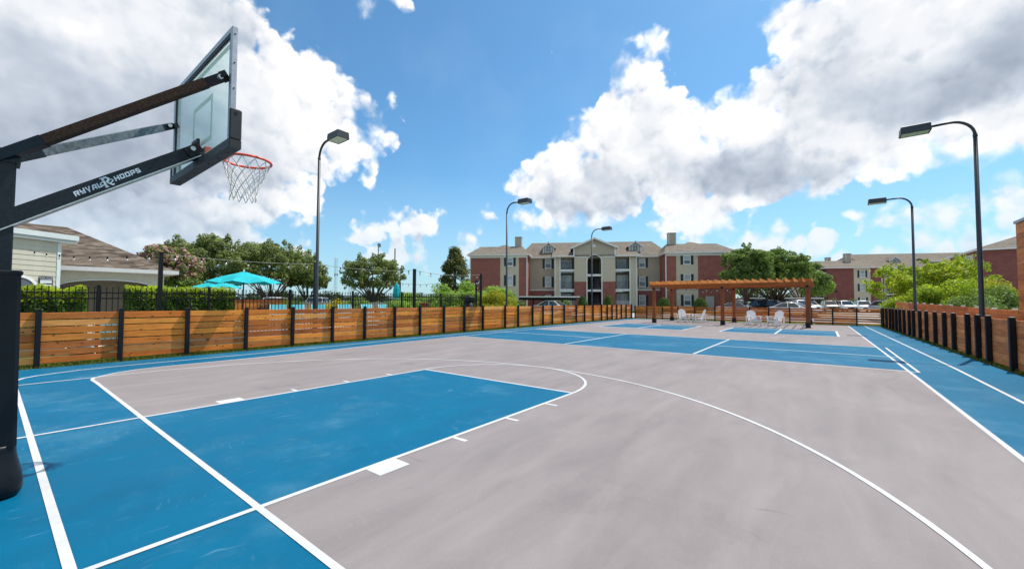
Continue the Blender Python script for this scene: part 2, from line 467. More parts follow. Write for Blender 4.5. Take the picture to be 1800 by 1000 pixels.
BEIGE = plain('beige_stucco', (.57, .495, .375), .85, .2, 0, .06, 3)
BEIGE2 = plain('taupe_siding', (.46, .400, .310), .85, .2, 0, .06, 3)
TRIM = plain('white_trim', (.78, .77, .74), .55, .3, 0, .05, 4)
SHUT = plain('dark_green_shutter', (.022, .030, .036), .5, .4, 0, .2, 12)
RECESS = plain('balcony_wall_shade', (.20, .178, .150), .85, .2, 0, .1, 3)  # wall tone darkened to paint in the shade of the recesses
DARK = plain('dark_recess_shade', (.055, .052, .048), .8, .2, 0, .2, 3)
ROOF = shingle('tan_shingles', [(.140, .117, .092), (.178, .150, .118), (.215, .182, .145)])
ROOF2 = shingle('brown_shingles', [(.058, .045, .036), (.100, .078, .060), (.148, .116, .090), (.205, .163, .128)], .36, .15)
SIDING = plain('greige_siding', (.52, .50, .40), .7, .25, 0, .07, 3)
PALETRIM = plain('pale_green_trim', (.62, .68, .66), .55, .3, 0, .05, 3)
TEAL = plain('teal_canvas', (.015, .42, .46), .75, .2, 0, .15, 6)
TEALSLING = plain('teal_sling', (.10, .48, .56), .6, .3, 0, .12, 6)
PARKM = plain('pale_parking_concrete', (.36, .35, .33), .9, .2, 0, .18, .6)  # pale concrete in its own even tone
CONC = plain('pale_concrete', (.30, .29, .27), .9, .2, 0, .14, 1.2)
ASPH = plain('asphalt', (.055, .055, .056), .9, .2, 0, .25, 3)
TRUNK = plain('bark', (.13, .095, .07), .95, .1, 0, .4, 8)
YELLOWP = plain('yellow_paint', (.62, .42, .02), .6, .3, 0, .2, 4)
TYRE = plain('tyre_rubber', (.02, .02, .02), .8, .3, 0, .2, 8)
CARGLASS = plain('car_glass', (.03, .04, .05), .06, .8, 0, .1, 2)
CHROME = plain('headlamp', (.55, .57, .6), .12, .8, .5, .1, 10)
SIGNM = plain('black_sign', (.012, .012, .014), .5, .4, 0, .1, 5)
CABLE = plain('black_cable', (.012, .012, .012), .6, .3, 0, .1, 5)
CABLEL = plain('sunlit_cable', (.36, .38, .30), .6, .3, 0, .1, 5)  # black cable with its sunlit tone put into the colour
BULB = plain('clear_bulb', (.62, .60, .55), .1, .8, 0, .1, 20)
GALV = plain('galvanised_lattice', (.35, .38, .42), .6, .4, .3, .1, 1)


def _grass(t):
    n = t.noise(objco(t), .8, 6, .65)
    n2 = t.noise(objco(t), 30, 4, .7)
    c = t.ramp(n, [(.3, (.05, .085, .016)), (.5, (.085, .13, .022)), (.7, (.14, .17, .04))])
    return bsdf(t, t.vec('SCALE', c, scale=t.range(n2, .3, .7, .6, 1.4)), .9, .1)


GRASS = mat('lawn', _grass)


def _winglass(pale):
    def b(t):
        oi = t.n('ShaderNodeObjectInfo').outputs['Random']
        base = (.40, .42, .42) if pale else (.10, .12, .14)
        c = t.vec('SCALE', base, scale=t.range(oi, 0, 1, .75, 1.2))
        return bsdf(t, c, .09, .7)
    return b


PANE_P = mat('window_glass_with_blind', _winglass(True))
PANE_D = mat('window_glass', _winglass(False))


def _bbglass(t):
    tr = t.n('ShaderNodeBsdfTransparent')
    tr.inputs[0].default_value = (.88, .955, .95, 1)
    gl = t.n('ShaderNodeBsdfGlossy')
    gl.inputs['Roughness'].default_value = .06
    df = t.n('ShaderNodeBsdfDiffuse')
    df.inputs[0].default_value = (.55, .72, .70, 1)
    lw = t.n('ShaderNodeLayerWeight')
    lw.inputs[0].default_value = .5
    fac = t.math('MULTIPLY', t.math('POWER', lw.outputs['Facing'], 4.0), .14)
    m1 = t.n('ShaderNodeMixShader')
    m1.inputs[0].default_value = .10
    t.t.links.new(tr.outputs[0], m1.inputs[1])
    t.t.links.new(df.outputs[0], m1.inputs[2])
    m2 = t.n('ShaderNodeMixShader')
    t.t.links.new(fac, m2.inputs[0])
    t.t.links.new(m1.outputs[0], m2.inputs[1])
    t.t.links.new(gl.outputs[0], m2.inputs[2])
    return m2.outputs[0]


BBGLASS = mat('backboard_glass', _bbglass)


def _target(t):
    tr = t.n('ShaderNodeBsdfTransparent')
    df = t.n('ShaderNodeBsdfDiffuse')
    df.inputs[0].default_value = (.78, .78, .66, 1)
    mx = t.n('ShaderNodeMixShader')
    mx.inputs[0].default_value = .55
    t.t.links.new(tr.outputs[0], mx.inputs[1])
    t.t.links.new(df.outputs[0], mx.inputs[2])
    return mx.outputs[0]


TARGET = mat('translucent_white_tape', _target)

OAK = leafmat('oak_leaves', [(0, (.11, .15, .058)), (.5, (.20, .25, .095)), (.85, (.31, .36, .15)), (1, (.42, .46, .23))], .45)
OAK2 = leafmat('live_oak_leaves', [(0, (.09, .16, .045)), (.5, (.165, .26, .065)), (.85, (.26, .36, .10)), (1, (.35, .43, .16))], .45)
MAGN = leafmat('magnolia_leaves', [(0, (.06, .09, .03)), (.5, (.12, .155, .045)), (.8, (.24, .21, .075)), (1, (.34, .25, .10))], .38)
LIME = leafmat('lime_leaves', [(0, (.16, .25, .02)), (.5, (.31, .42, .032)), (1, (.50, .55, .07))], .5)
LIME2 = leafmat('yellow_green_leaves', [(0, (.19, .23, .016)), (.5, (.36, .38, .022)), (1, (.52, .48, .05))], .42)
HEDGE = leafmat('hedge_leaves', [(0, (.045, .095, .015)), (.5, (.09, .18, .024)), (1, (.19, .30, .04))], .38)
HEDGETOP = leafmat('new_growth_leaves', [(0, (.24, .36, .016)), (.5, (.40, .50, .022)), (1, (.55, .60, .045))], .5)
REED = leafmat('reed_leaves', [(0, (.16, .28, .05)), (.5, (.28, .44, .08)), (1, (.44, .56, .16))], .48)
YELLOWF = leafmat('yellow_flowers', [(0, (.35, .26, .005)), (.5, (.55, .42, .01)), (1, (.65, .52, .03))], .3)
PINKF = leafmat('pink_blossom', [(0, (.42, .20, .22)), (.5, (.55, .30, .30)), (1, (.62, .42, .38))], .3)
TOPI = leafmat('juniper_leaves', [(0, (.05, .10, .02)), (.5, (.10, .18, .034)), (1, (.17, .27, .05))], .3)
BROWNL = leafmat('purple_brown_leaves', [(0, (.05, .04, .03)), (.5, (.09, .06, .04)), (1, (.13, .10, .05))], .25)
PALM = leafmat('palm_fronds', [(0, (.12, .16, .09)), (.5, (.20, .26, .14)), (1, (.33, .38, .22))], .35)
FAROAK = leafmat('far_tree_leaves', [(0, (.035, .055, .03)), (.5, (.055, .08, .04)), (1, (.08, .11, .055))], .2)
BLADE = leafmat('grass_blades', [(0, (.07, .11, .02)), (.5, (.14, .19, .03)), (1, (.26, .26, .08))], .4)


# ---------------------------------------------------------------- mesh helpers
def link(o, parent=None):
    COL.objects.link(o)
    if parent is not None:
        o.parent = parent
    return o


def tag(o, label=None, cat=None, group=None, kind=None):
    if label:
        o['label'] = label
    if cat:
        o['category'] = cat
    if group:
        o['group'] = group
    if kind:
        o['kind'] = kind
    return o


def thing(name, label, cat, loc=(0, 0, 0), rz=0.0, group=None):
    o = bpy.data.objects.new(name, None)
    o.empty_display_size = .2
    o.location = loc
    o.rotation_euler = (0, 0, rz)
    link(o)
    return tag(o, label, cat, group)


class MB:
    def __init__(self):
        self.v = []
        self.f = []

    def add(self, vs, fs):
        b = len(self.v)
        self.v += [tuple(x) for x in vs]
        self.f += [tuple(i + b for i in q) for q in fs]
        return self

    def box(self, x0, x1, y0, y1, z0, z1):
        return self.add([(x0, y0, z0), (x1, y0, z0), (x1, y1, z0), (x0, y1, z0), (x0, y0, z1), (x1, y0, z1), (x1, y1, z1), (x0, y1, z1)],
                        [(0, 3, 2, 1), (4, 5, 6, 7), (0, 1, 5, 4), (1, 2, 6, 5), (2, 3, 7, 6), (3, 0, 4, 7)])

    def bbox(self, x0, x1, y0, y1, z0, z1, b=.008):
        """box with chamfered vertical and top edges (a loft of inset octagons)"""
        rings = []
        for z, i in ((z0, 0), (z1 - b, 0), (z1, b)):
            a0, a1, c0, c1 = x0 + i, x1 - i, y0 + i, y1 - i
            rings.append([(a0 + b, c0, z), (a1 - b, c0, z), (a1, c0 + b, z), (a1, c1 - b, z), (a1 - b, c1, z), (a0 + b, c1, z), (a0, c1 - b, z), (a0, c0 + b, z)])
        return self.loft(rings)

    def loft(self, rings, cap=True, closed=True):
        n = len(rings[0])
        vs = [p for q in rings for p in q]
        fs = []
        for k in range(len(rings) - 1):
            for i in range(n if closed else n - 1):
                j = (i + 1) % n
                fs.append((k * n + i, k * n + j, (k + 1) * n + j, (k + 1) * n + i))
        if cap:
            fs.append(tuple(reversed(range(n))))
            fs.append(tuple((len(rings) - 1) * n + i for i in range(n)))
        return self.add(vs, fs)

    def tube(self, pts, r, n=8, cap=True):
        pts = [Vector(p) for p in pts]
        rs = r if isinstance(r, (list, tuple)) else [r] * len(pts)
        rings = []
        prev = None
        for i, p in enumerate(pts):
            d = (pts[min(i + 1, len(pts) - 1)] - pts[max(i - 1, 0)]).normalized()
            if prev is None:
                a = d.orthogonal().normalized()
            else:
                a = (prev - d * prev.dot(d))
                a = a.normalized() if a.length > 1e-6 else d.orthogonal().normalized()
            prev = a
            b = d.cross(a)
            rings.append([tuple(p + (a * math.cos(2 * PI * k / n) + b * math.sin(2 * PI * k / n)) * rs[i]) for k in range(n)])
        return self.loft(rings, cap)

    def bar(self, p0, p1, w, h, up=(0, 0, 1)):
        """rectangular bar, w across, h along 'up'"""
        p0, p1, up = Vector(p0), Vector(p1), Vector(up)
        d = (p1 - p0).normalized()
        s = d.cross(up).normalized()
        t = s.cross(d).normalized()
        rings = [[tuple(p + s * a * w / 2 + t * b * h / 2) for a, b in ((-1, -1), (1, -1), (1, 1), (-1, 1))] for p in (p0, p1)]
        return self.loft(rings)

    def lathe(self, prof, n=16, c=(0, 0), cap=True):
        rings = [[(c[0] + r * math.cos(2 * PI * k / n), c[1] + r * math.sin(2 * PI * k / n), z) for k in range(n)] for r, z in prof]
        return self.loft(rings, cap)

    def prism(self, poly, y0, y1):
        """poly in (x,z), extruded along y"""
        n = len(poly)
        vs = [(x, y0, z) for x, z in poly] + [(x, y1, z) for x, z in poly]
        fs = [tuple(range(n)), tuple(reversed(range(n, 2 * n)))]
        fs += [(i, i + n, (i + 1) % n + n, (i + 1) % n) for i in range(n)]
        return self.add(vs, fs)

    def mesh(self, name, mt, smooth=False):
        me = bpy.data.meshes.new(name)
        me.from_pydata(self.v, [], self.f)
        if mt is not None:
            me.materials.append(mt)
        if smooth:
            me.polygons.foreach_set('use_smooth', [True] * len(me.polygons))
        me.update()
        return me

    def build(self, name, mt, parent=None, smooth=False, fix=False):
        me = self.mesh(name, mt, smooth)
        if fix:
            fixn(me)
        o = bpy.data.objects.new(name, me)
        return link(o, parent)


import bmesh


def fixn(me):
    bm = bmesh.new()
    bm.from_mesh(me)
    bmesh.ops.recalc_face_normals(bm, faces=bm.faces)
    bm.to_mesh(me)
    bm.free()


def inst(name, me, parent=None, loc=(0, 0, 0), rot=(0, 0, 0), scale=(1, 1, 1)):
    o = bpy.data.objects.new(name, me)
    o.location, o.rotation_euler, o.scale = loc, rot, scale
    return link(o, parent)


def copy_tree(o, parent=None):
    c = o.copy()
    COL.objects.link(c)
    if parent is not None:
        c.parent = parent
    for ch in list(o.children):
        copy_tree(ch, c)
    return c


def strip_pts(pts, w, closed=False):
    """mitred flat strip along a 2-D polyline: left and right edge points"""
    P = [Vector((p[0], p[1])) for p in pts]
    n = len(P)
    L, Rr = [], []
    for i in range(n):
        a = P[i - 1] if (i > 0 or closed) else None
        b = P[(i + 1) % n] if (i < n - 1 or closed) else None
        d1 = (P[i] - a).normalized() if a is not None else None
        d2 = (b - P[i]).normalized() if b is not None else None
        d1 = d1 or d2
        d2 = d2 or d1
        n1, n2 = Vector((-d1.y, d1.x)), Vector((-d2.y, d2.x))
        mt = (n1 + n2)
        mt = mt.normalized() if mt.length > 1e-6 else n1
        k = w / 2 / max(mt.dot(n1), .35)
        L.append(P[i] + mt * k)
        Rr.append(P[i] - mt * k)
    return L, Rr


def flat_poly(name, pts, z, mt, kind='structure'):
    me = bpy.data.meshes.new(name)
    me.from_pydata([(p[0], p[1], z) for p in pts], [], [tuple(range(len(pts)))])
    me.materials.append(mt)
    if me.polygons[0].normal.z < 0:
        me.flip_normals()
    o = bpy.data.objects.new(name, me)
    link(o)
    return tag(o, kind=kind)


def line(pts, w, z, name='court_line', closed=False):
    L, Rr = strip_pts(pts, w, closed)
    n = len(L)
    vs = [(p.x, p.y, z) for p in L] + [(p.x, p.y, z) for p in Rr]
    fs = [(n + i, n + (i + 1) % n, (i + 1) % n, i) for i in range(n if closed else n - 1)]
    me = bpy.data.meshes.new(name)
    me.from_pydata(vs, [], fs)
    me.materials.append(WHITE)
    o = bpy.data.objects.new(name, me)
    link(o)
    return tag(o, kind='structure')


def leaf_mesh(name, centers, normals, size, mt, aspect=.55, sizevar=.5, rng=None):
    """one rhombus-like leaf per centre, lying roughly across its normal"""
    rng = rng or RNG
    n = len(centers)
    c = np.asarray(centers, np.float32)
    nn = np.asarray(normals, np.float32)
    nn = nn + rng.normal(0, .55, (n, 3)).astype(np.float32)
    nn /= np.linalg.norm(nn, axis=1, keepdims=True) + 1e-6
    a = rng.normal(0, 1, (n, 3)).astype(np.float32)
    a -= nn * (a * nn).sum(1, keepdims=True)
    a /= np.linalg.norm(a, axis=1, keepdims=True) + 1e-6
    b = np.cross(nn, a)
    s = (size * (1 + rng.uniform(-sizevar, sizevar, (n, 1)))).astype(np.float32)
    fold = nn * s * .18
    v = np.empty((n, 4, 3), np.float32)
    v[:, 0] = c - a * s * .5
    v[:, 1] = c + b * s * .5 * aspect + fold
    v[:, 2] = c + a * s * .5
    v[:, 3] = c - b * s * .5 * aspect + fold
    return quads_mesh(name, v, mt)


def quads_mesh(name, v, mt):
    n = len(v)
    me = bpy.data.meshes.new(name)
    me.vertices.add(n * 4)
    me.vertices.foreach_set('co', np.ascontiguousarray(v, np.float32).ravel())
    me.loops.add(n * 4)
    me.loops.foreach_set('vertex_index', np.arange(n * 4, dtype=np.int32))
    me.polygons.add(n)
    me.polygons.foreach_set('loop_start', np.arange(0, n * 4, 4, dtype=np.int32))
    me.materials.append(mt)
    me.update(calc_edges=True)
    me.validate()
    return me


def cloud_points(clumps, n, shell=.55, flat=0.0, rng=None):
    """leaf positions in ellipsoid clumps (cx,cy,cz,rx,ry,rz), mostly in the outer shell"""
    rng = rng or RNG
    cl = np.array(clumps, np.float32)
    wgt = (cl[:, 3] * cl[:, 4] + cl[:, 4] * cl[:, 5] + cl[:, 3] * cl[:, 5])
    idx = rng.choice(len(cl), n, p=wgt / wgt.sum())
    d = rng.normal(0, 1, (n, 3))
    d /= np.linalg.norm(d, axis=1, keepdims=True)
    rad = shell + (1.08 - shell) * rng.random((n, 1)) ** .8
    p = cl[idx, :3] + d * rad * cl[idx, 3:6]
    nrm = d.copy()
    nrm[:, 2] += .35
    return p, nrm


def crown_clumps(rx, ry, rz, zc, n, cr, seed, flat_bottom=.0, top=1.0):
    """sub-clumps spread over the surface and inside of an ellipsoid crown"""
    rg = random.Random(seed)
    out = []
    for i in range(n):
        for _ in range(40):
            th = rg.uniform(0, 2 * PI)
            cz = rg.uniform(-1 + flat_bottom, 1)
            s = math.sqrt(max(0, 1 - cz * cz))
            k = rg.uniform(.45, 1.0) ** .6
            p = (rx * s * math.cos(th) * k, ry * s * math.sin(th) * k, zc + rz * cz * k)
            break
        q = cr * rg.uniform(.5, 1.15)
        out.append((*p, q * rg.uniform(.9, 1.3), q * rg.uniform(.9, 1.3), q * rg.uniform(.55, .85)))
    for i in range(int(n * 1.3)):                 # small sprays breaking the outline
        th = rg.uniform(0, 2 * PI)
        cz = rg.uniform(-1 + flat_bottom, 1)
        s = math.sqrt(max(0, 1 - cz * cz))
        k = rg.uniform(.98, 1.22)
        q = cr * rg.uniform(.16, .42)
        out.append((rx * s * math.cos(th) * k, ry * s * math.sin(th) * k, zc + rz * cz * k, q, q, q * rg.uniform(.8, 1.8)))
    return out


def make_tree(name, label, cat, loc, h, w, crown_base, mt, nleaf=20000, leaf=.16, nclump=60, clump=.75, seed=1, trunk_r=.22,
              forks=1, group=None, flat=.35, extra=None, depth=None, shell=.5):
    t = thing(name, label, cat, loc, 0, group)
    rz = (h - crown_base) / 2
    zc = crown_base + rz
    dpt = depth or w
    cl = crown_clumps(w / 2 - clump * .6, dpt / 2 - clump * .6, rz - clump * .45, zc, nclump, clump, seed, flat)
    rng = np.random.default_rng(seed)
    p, nr = cloud_points(cl, nleaf, shell, rng=rng)
    link(bpy.data.objects.new('crown', leaf_mesh('crown', p, nr, leaf, mt, rng=rng)), t)
    rg = random.Random(seed + 5)
    tb = MB()
    fork_z = crown_base * rg.uniform(.45, .65)
    if forks == 1:
        tb.tube([(0, 0, -.1), (.03, .02, fork_z * .5), (0, .05, fork_z), (.05, 0, crown_base + rz * .8)], [trunk_r * 1.25, trunk_r, trunk_r * .9, trunk_r * .3], 9)
    else:
        for k in range(forks):
            a = 2 * PI * k / forks + rg.uniform(-.3, .3)
            q = w * .2
            tb.tube([(.12 * math.cos(a), .12 * math.sin(a), -.1), (.3 * q * math.cos(a), .3 * q * math.sin(a), crown_base * .6),
                     (q * math.cos(a), q * math.sin(a), crown_base + rz * .6)], [trunk_r, trunk_r * .8, trunk_r * .3], 7)
    for c in rg.sample(cl, min(len(cl), 16)):
        s = Vector((0, 0, fork_z + rg.uniform(-.2, .3)))
        e = Vector(c[:3])
        mid = s.lerp(e, .5) + Vector((rg.uniform(-.2, .2), rg.uniform(-.2, .2), rg.uniform(.0, .35)))
        tb.tube([s, mid, e], [trunk_r * .5, trunk_r * .3, trunk_r * .1], 6)
    tb.build('trunk', TRUNK, t, True)
    if extra:
        mt2, n2, size2, zfrom = extra
        up = [c for c in cl if c[2] > zfrom]
        p, nr = cloud_points(up, n2, .9, rng=rng)
        nm = 'blossom' if mt2 is PINKF else 'pale_leaves'
        link(bpy.data.objects.new(nm, leaf_mesh(nm, p, nr, size2, mt2, .9, rng=rng)), t)
    return t


def make_bush(name, label, cat, loc, rx, ry, h, mt, nleaf=8000, leaf=.09, nclump=26, clump=.3, seed=1, group=None, base=0.0, rz=0.0):
    t = thing(name, label, cat, loc, rz, group)
    rg = random.Random(seed)
    cl = []
    for i in range(nclump):
        a = rg.uniform(0, 2 * PI)
        k = math.sqrt(rg.random())
        x, y = (rx - clump * .6) * k * math.cos(a), (ry - clump * .6) * k * math.sin(a)
        top = (h - clump * .6) * math.sqrt(max(.05, 1 - k * k * .85)) * rg.uniform(.86, 1.05)
        z = base + rg.uniform(.35, 1.0) * (top - base)
        q = clump * rg.uniform(.7, 1.25)
        cl.append((x, y, z, q * 1.15, q * 1.15, q * .85))
    rng = np.random.default_rng(seed)
    p, nr = cloud_points(cl, nleaf, .5, rng=rng)
    p[:, 2] = np.maximum(p[:, 2], .03)
    link(bpy.data.objects.new('foliage', leaf_mesh('foliage', p, nr, leaf, mt, rng=rng)), t)
    sb = MB()
    for c in rg.sample(cl, min(8, len(cl))):
        sb.tube([(c[0] * .15, c[1] * .15, -.02), (c[0] * .5, c[1] * .5, c[2] * .5), (c[0], c[1], c[2])], [.03, .022, .01], 5)
    sb.build('stem', TRUNK, t)
    return t


def face_text(body, size, name, mt, parent, M4, depth=.0):
    """flat lettering as a mesh, placed by a local matrix"""
    cu = bpy.data.curves.new(name, 'FONT')
    cu.body = body
    cu.size = size
    cu.align_x = 'CENTER'
    cu.align_y = 'CENTER'
    cu.extrude = depth
    tmp = bpy.data.objects.new('tmp', cu)
    COL.objects.link(tmp)
    dg = bpy.context.evaluated_depsgraph_get()
    me = bpy.data.meshes.new_from_object(tmp.evaluated_get(dg))
    bpy.data.objects.remove(tmp)
    me.name = name
    me.materials.clear()
    me.materials.append(mt)
    o = bpy.data.objects.new(name, me)
    link(o, parent)
    o.matrix_local = M4
    return o
# ================================================================ setting
def slab(name, x0, x1, y0, y1, z0, z1, mt):
    o = MB().box(x0, x1, y0, y1, z0, z1).build(name, mt)
    return tag(o, kind='structure')


g = bpy.data.meshes.new('ground')
gv = []
for (x0, x1, y0, y1) in [(-3000, 3000, -3000, 3000)]:
    gv += [(x0, y0, -.04), (x1, y0, -.04), (x1, y1, -.04), (x0, y1, -.04)]
g.from_pydata(gv, [], [(0, 1, 2, 3)])
g.materials.append(GRASS)
tag(link(bpy.data.objects.new('ground', g)), kind='structure')

cs = MB()
edge = [(-8.36, -4.0), (8.42, -4.0), (8.17, 13.6), (7.95, 24.0), (7.74, 33.4), (7.5, 33.75), (-8.36, 34.6)]
cs.loft([[(x, y, z) for x, y in edge] for z in (-.12, 0.0)])
tag(cs.build('court_slab', BLUE), kind='structure')
slab('pool_deck', -27.5, -11.5, -6, 26, -.1, .2, CONC)
slab('parking_lot', -90, 70, 36.4, 140, -.1, .03, PARKM)

# grey playing field laid over the blue
LEFT = [(-5.30, 1.22), (-5.70, 1.21), (-5.92, 1.25), (-6.08, 1.36), (-6.34, 1.60), (-6.56, 1.95), (-6.64, 2.4), (-6.63, 3.2), (-6.60, 4.2), (-6.62, 5.2), (-6.76, 7.0),
        (-6.93, 9.2), (-7.05, 12.0), (-7.20, 16.0), (-7.38, 22.0), (-7.48, 28.0), (-7.50, 33.6)]
RIGHT = [(6.27, 33.6), (6.30, 30.6), (6.33, 28.0), (6.42, 16.6), (6.46, 11.0), (6.48, 6.0), (6.48, 1.22)]
flat_poly('court_field', LEFT + RIGHT, .0015, GRAY)
HW = 1.80
FT = 5.79
flat_poly('court_key', [(-HW, 1.22), (HW, 1.22), (HW, FT), (-HW, FT)], .0027, BLUE)
flat_poly('pickleball_court', [(-6.98, 12.2), (6.43, 12.2), (6.40, 17.85), (-7.24, 17.85)], .0027, BLUE)
flat_poly('pickleball_court', [(-5.6, 22.3), (-.85, 22.3), (-.85, 26.4), (-5.6, 26.4)], .0027, BLUE)
flat_poly('pickleball_court', [(.92, 22.3), (5.55, 22.3), (5.55, 26.5), (.92, 26.5)], .0027, BLUE)
# painted lines; lines that cross lie at different heights
ZA, ZB, ZC, ZD = .0038, .0043, .0048, .0053
line([(-4.9, 1.22), (6.48, 1.22)], .048, ZB)                                       # baseline
line(LEFT[:1] and [(-4.9, 1.222)] + LEFT, .05, ZA)                                   # left sideline with its rounded corner
line(list(reversed(RIGHT)), .055, ZA)
OUT = [(-5.9, .32), (-6.4, .325), (-6.7, .36), (-6.92, .45), (-7.09, .61), (-7.24, .88), (-7.37, 1.2), (-7.44, 1.7), (-7.47, 2.4), (-7.46, 3.3), (-7.47, 4.5),
       (-7.64, 7.2), (-7.85, 11.0), (-8.04, 17.0), (-8.16, 25.0), (-8.2, 33.6)]
line(OUT, .055, ZD)
line([(-5.9, .32), (7.30, .32)], .050, ZB + .0002)
line([(7.28, .5), (7.33, 9.3), (7.34, 13.2), (7.27, 18.7), (7.10, 31.3), (7.08, 33.6)], .055, ZC)
for sx in (-1, 1):                                                                 # key sides run on to the outer line
    line([(sx * HW, -.6), (sx * HW, FT + .025)], .05, ZC)
line([(-HW + .025, FT), (HW - .025, FT)], .05, ZA)
line([(1.80 * math.sin(a), FT + 1.80 * math.cos(a)) for a in [-PI / 2 + PI * i / 48 for i in range(49)]], .05, ZD + .0004)
R3, Y3 = 5.99, 1.60
arc = [(-R3, -.8), (-R3, .8)] + [(-R3 * math.cos(a), Y3 + R3 * math.sin(a)) for a in [PI * i / 96 for i in range(97)]] + [(R3, .8), (R3, -.8)]
line(arc, .05, ZD + .0008)
for sx in (-1, 1):
    flat_poly('lane_block', [(sx * (HW + .025), 2.06), (sx * (HW + .23), 2.06), (sx * (HW + .23), 2.37), (sx * (HW + .025), 2.37)], ZA, WHITE)
    for yy in (3.12, 4.035, 4.95):
        flat_poly('lane_mark', [(sx * (HW + .025), yy - .026), (sx * (HW + .21), yy - .026), (sx * (HW + .21), yy + .026), (sx * (HW + .025), yy + .026)], ZA, WHITE)
line([(-6.95, 12.22), (6.56, 12.0)], .065, ZD)
line([(-7.2, 17.85), (6.42, 17.82)], .075, ZD)
for x in (-2.1, 2.09):
    line([(x, 12.25), (x, 17.82)], .065, ZB)
line([(-7.1, 15.2), (-2.135, 15.15)], .065, ZC)
line([(2.125, 15.05), (6.62, 14.95)], .065, ZC)
line([(6.60, 11.98), (6.62, 17.85)], .05, ZC + .001)
for x0, x1 in ((-5.6, -.85), (.92, 5.55)):
    line([(x0, 22.3), (x1, 22.3)], .09, ZA)
    line([(x0, 26.45), (x1, 26.45)], .09, ZA)
    xm = (x0 + x1) / 2
    for x in (x0, xm, x1):
        line([(x, 22.33), (x, 26.42)], .085, ZB)
    line([(x0 + .045, 24.9), (xm - .045, 24.9)], .07, ZA)
    line([(xm + .045, 24.9), (x1 - .045, 24.9)], .07, ZA)

# rough grass along the foot of the fences
def grass_strip(name, x0f, x1f, y0, y1, n, h=.07, z=-.04):
    rng = np.random.default_rng(len(name) + n)
    y = rng.uniform(y0, y1, n)
    t_ = rng.random(n)
    x = np.array([x0f(v) for v in y]) * (1 - t_) + np.array([x1f(v) for v in y]) * t_
    ang = rng.uniform(0, 2 * PI, n)
    hh = h * rng.uniform(.5, 1.5, n)
    wv = .010
    lean = rng.normal(0, .35, (n, 2)) * hh[:, None]
    dx, dy = np.cos(ang) * wv, np.sin(ang) * wv
    v = np.zeros((n, 4, 3), np.float32)
    for k, (sx, zz, lf) in enumerate(((-1, 0, 0), (1, 0, 0), (.3, 1, 1), (-.3, 1, 1))):
        v[:, k, 0] = x + sx * dx + lean[:, 0] * lf
        v[:, k, 1] = y + sx * dy + lean[:, 1] * lf
        v[:, k, 2] = z + hh * zz
    o = bpy.data.objects.new(name, quads_mesh(name, v, BLADE))
    return tag(link(o), kind='stuff')


grass_strip('grass', lambda y: -8.37, lambda y: -9.5, -3, 14, 26000, .06)
grass_strip('grass', lambda y: -8.37, lambda y: -9.3, 14, 35, 16000, .06)
grass_strip('grass', lambda y: 8.17 - (y - 13.6) * .0215, lambda y: 8.75 - (y - 13.6) * .02, 5, 33, 20000, .075)
grass_strip('grass', lambda y: 4.6, lambda y: 7.9, 33.7, 34.6, 2500, .07)


# ================================================================ basketball hoop
hoop = thing('basketball_hoop', 'tall black basketball hoop with glass backboard, orange rim and padded pole at left', 'basketball hoop')
p = MB()
p.bbox(-.09, .09, -.075, .105, 0, 2.60, .01)
p.build('pole', STEEL, hoop)
p = MB()
p.loft([[(-.185, -.20, z), (.165, -.20, z), (.185, -.18, z), (.185, e - .02, z), (.165, e, z), (-.165, e, z), (-.185, e - .02, z), (-.185, -.18, z)] for z, e in ((.375, .166), (1.685, .151))])
pad = p.build('pole_pad', BLACKPAD, hoop)
p = MB()
p.bbox(-.193, .193, -.21, .160, 1.665, 1.695, .010)
p.build('pad_collar', BLACKPAD, pad)
p = MB()
rings = []
for z, e in ((.0, .207), (.02, .226), (.06, .238), (.11, .236), (.16, .228), (.21, .217), (.26, .207), (.31, .200), (.36, .197), (.385, .198)):
    ex, ey = e, e * 1.02
    rings.append([(ex * math.copysign(abs(math.cos(a)) ** .45, math.cos(a)), -.032 + ey * math.copysign(abs(math.sin(a)) ** .45, math.sin(a)), z) for a in [2 * PI * (i + .5) / 28 for i in range(28)]])
p.loft(rings)
p.build('pad_base', BLACKPAD, pad, True)

a0, a1 = Vector((0, .06, 2.090)), Vector((0, 1.225, 2.972))
arm_dir = (a1 - a0).normalized()
arm_up = Vector((0, -arm_dir.z, arm_dir.y))
p = MB().bar(a0 - arm_dir * .32, a1, .192, .108, arm_up)
low = p.build('lower_arm', STEEL, hoop)
p = MB().bar(a0 - arm_dir * .32 - arm_up * .059, a1 - arm_up * .059, .204, .009, arm_up)
p.build('arm_flange', BOLT, low)
p = MB()
for s in (-1, 1):
    p.bar(a1 - arm_dir * .10 + Vector((s * .104, 0, 0)), Vector((s * .104, 1.252, 3.01)), .012, .095, arm_up)
p.box(-.095, .095, 1.226, 1.248, 2.90, 3.09)
p.build('arm_bracket', BLACK, hoop)
p = MB().tube([(-.122, 1.19, 2.97), (.122, 1.19, 2.97)], .022, 10)
p.build('pivot_bolt', BOLT, hoop)

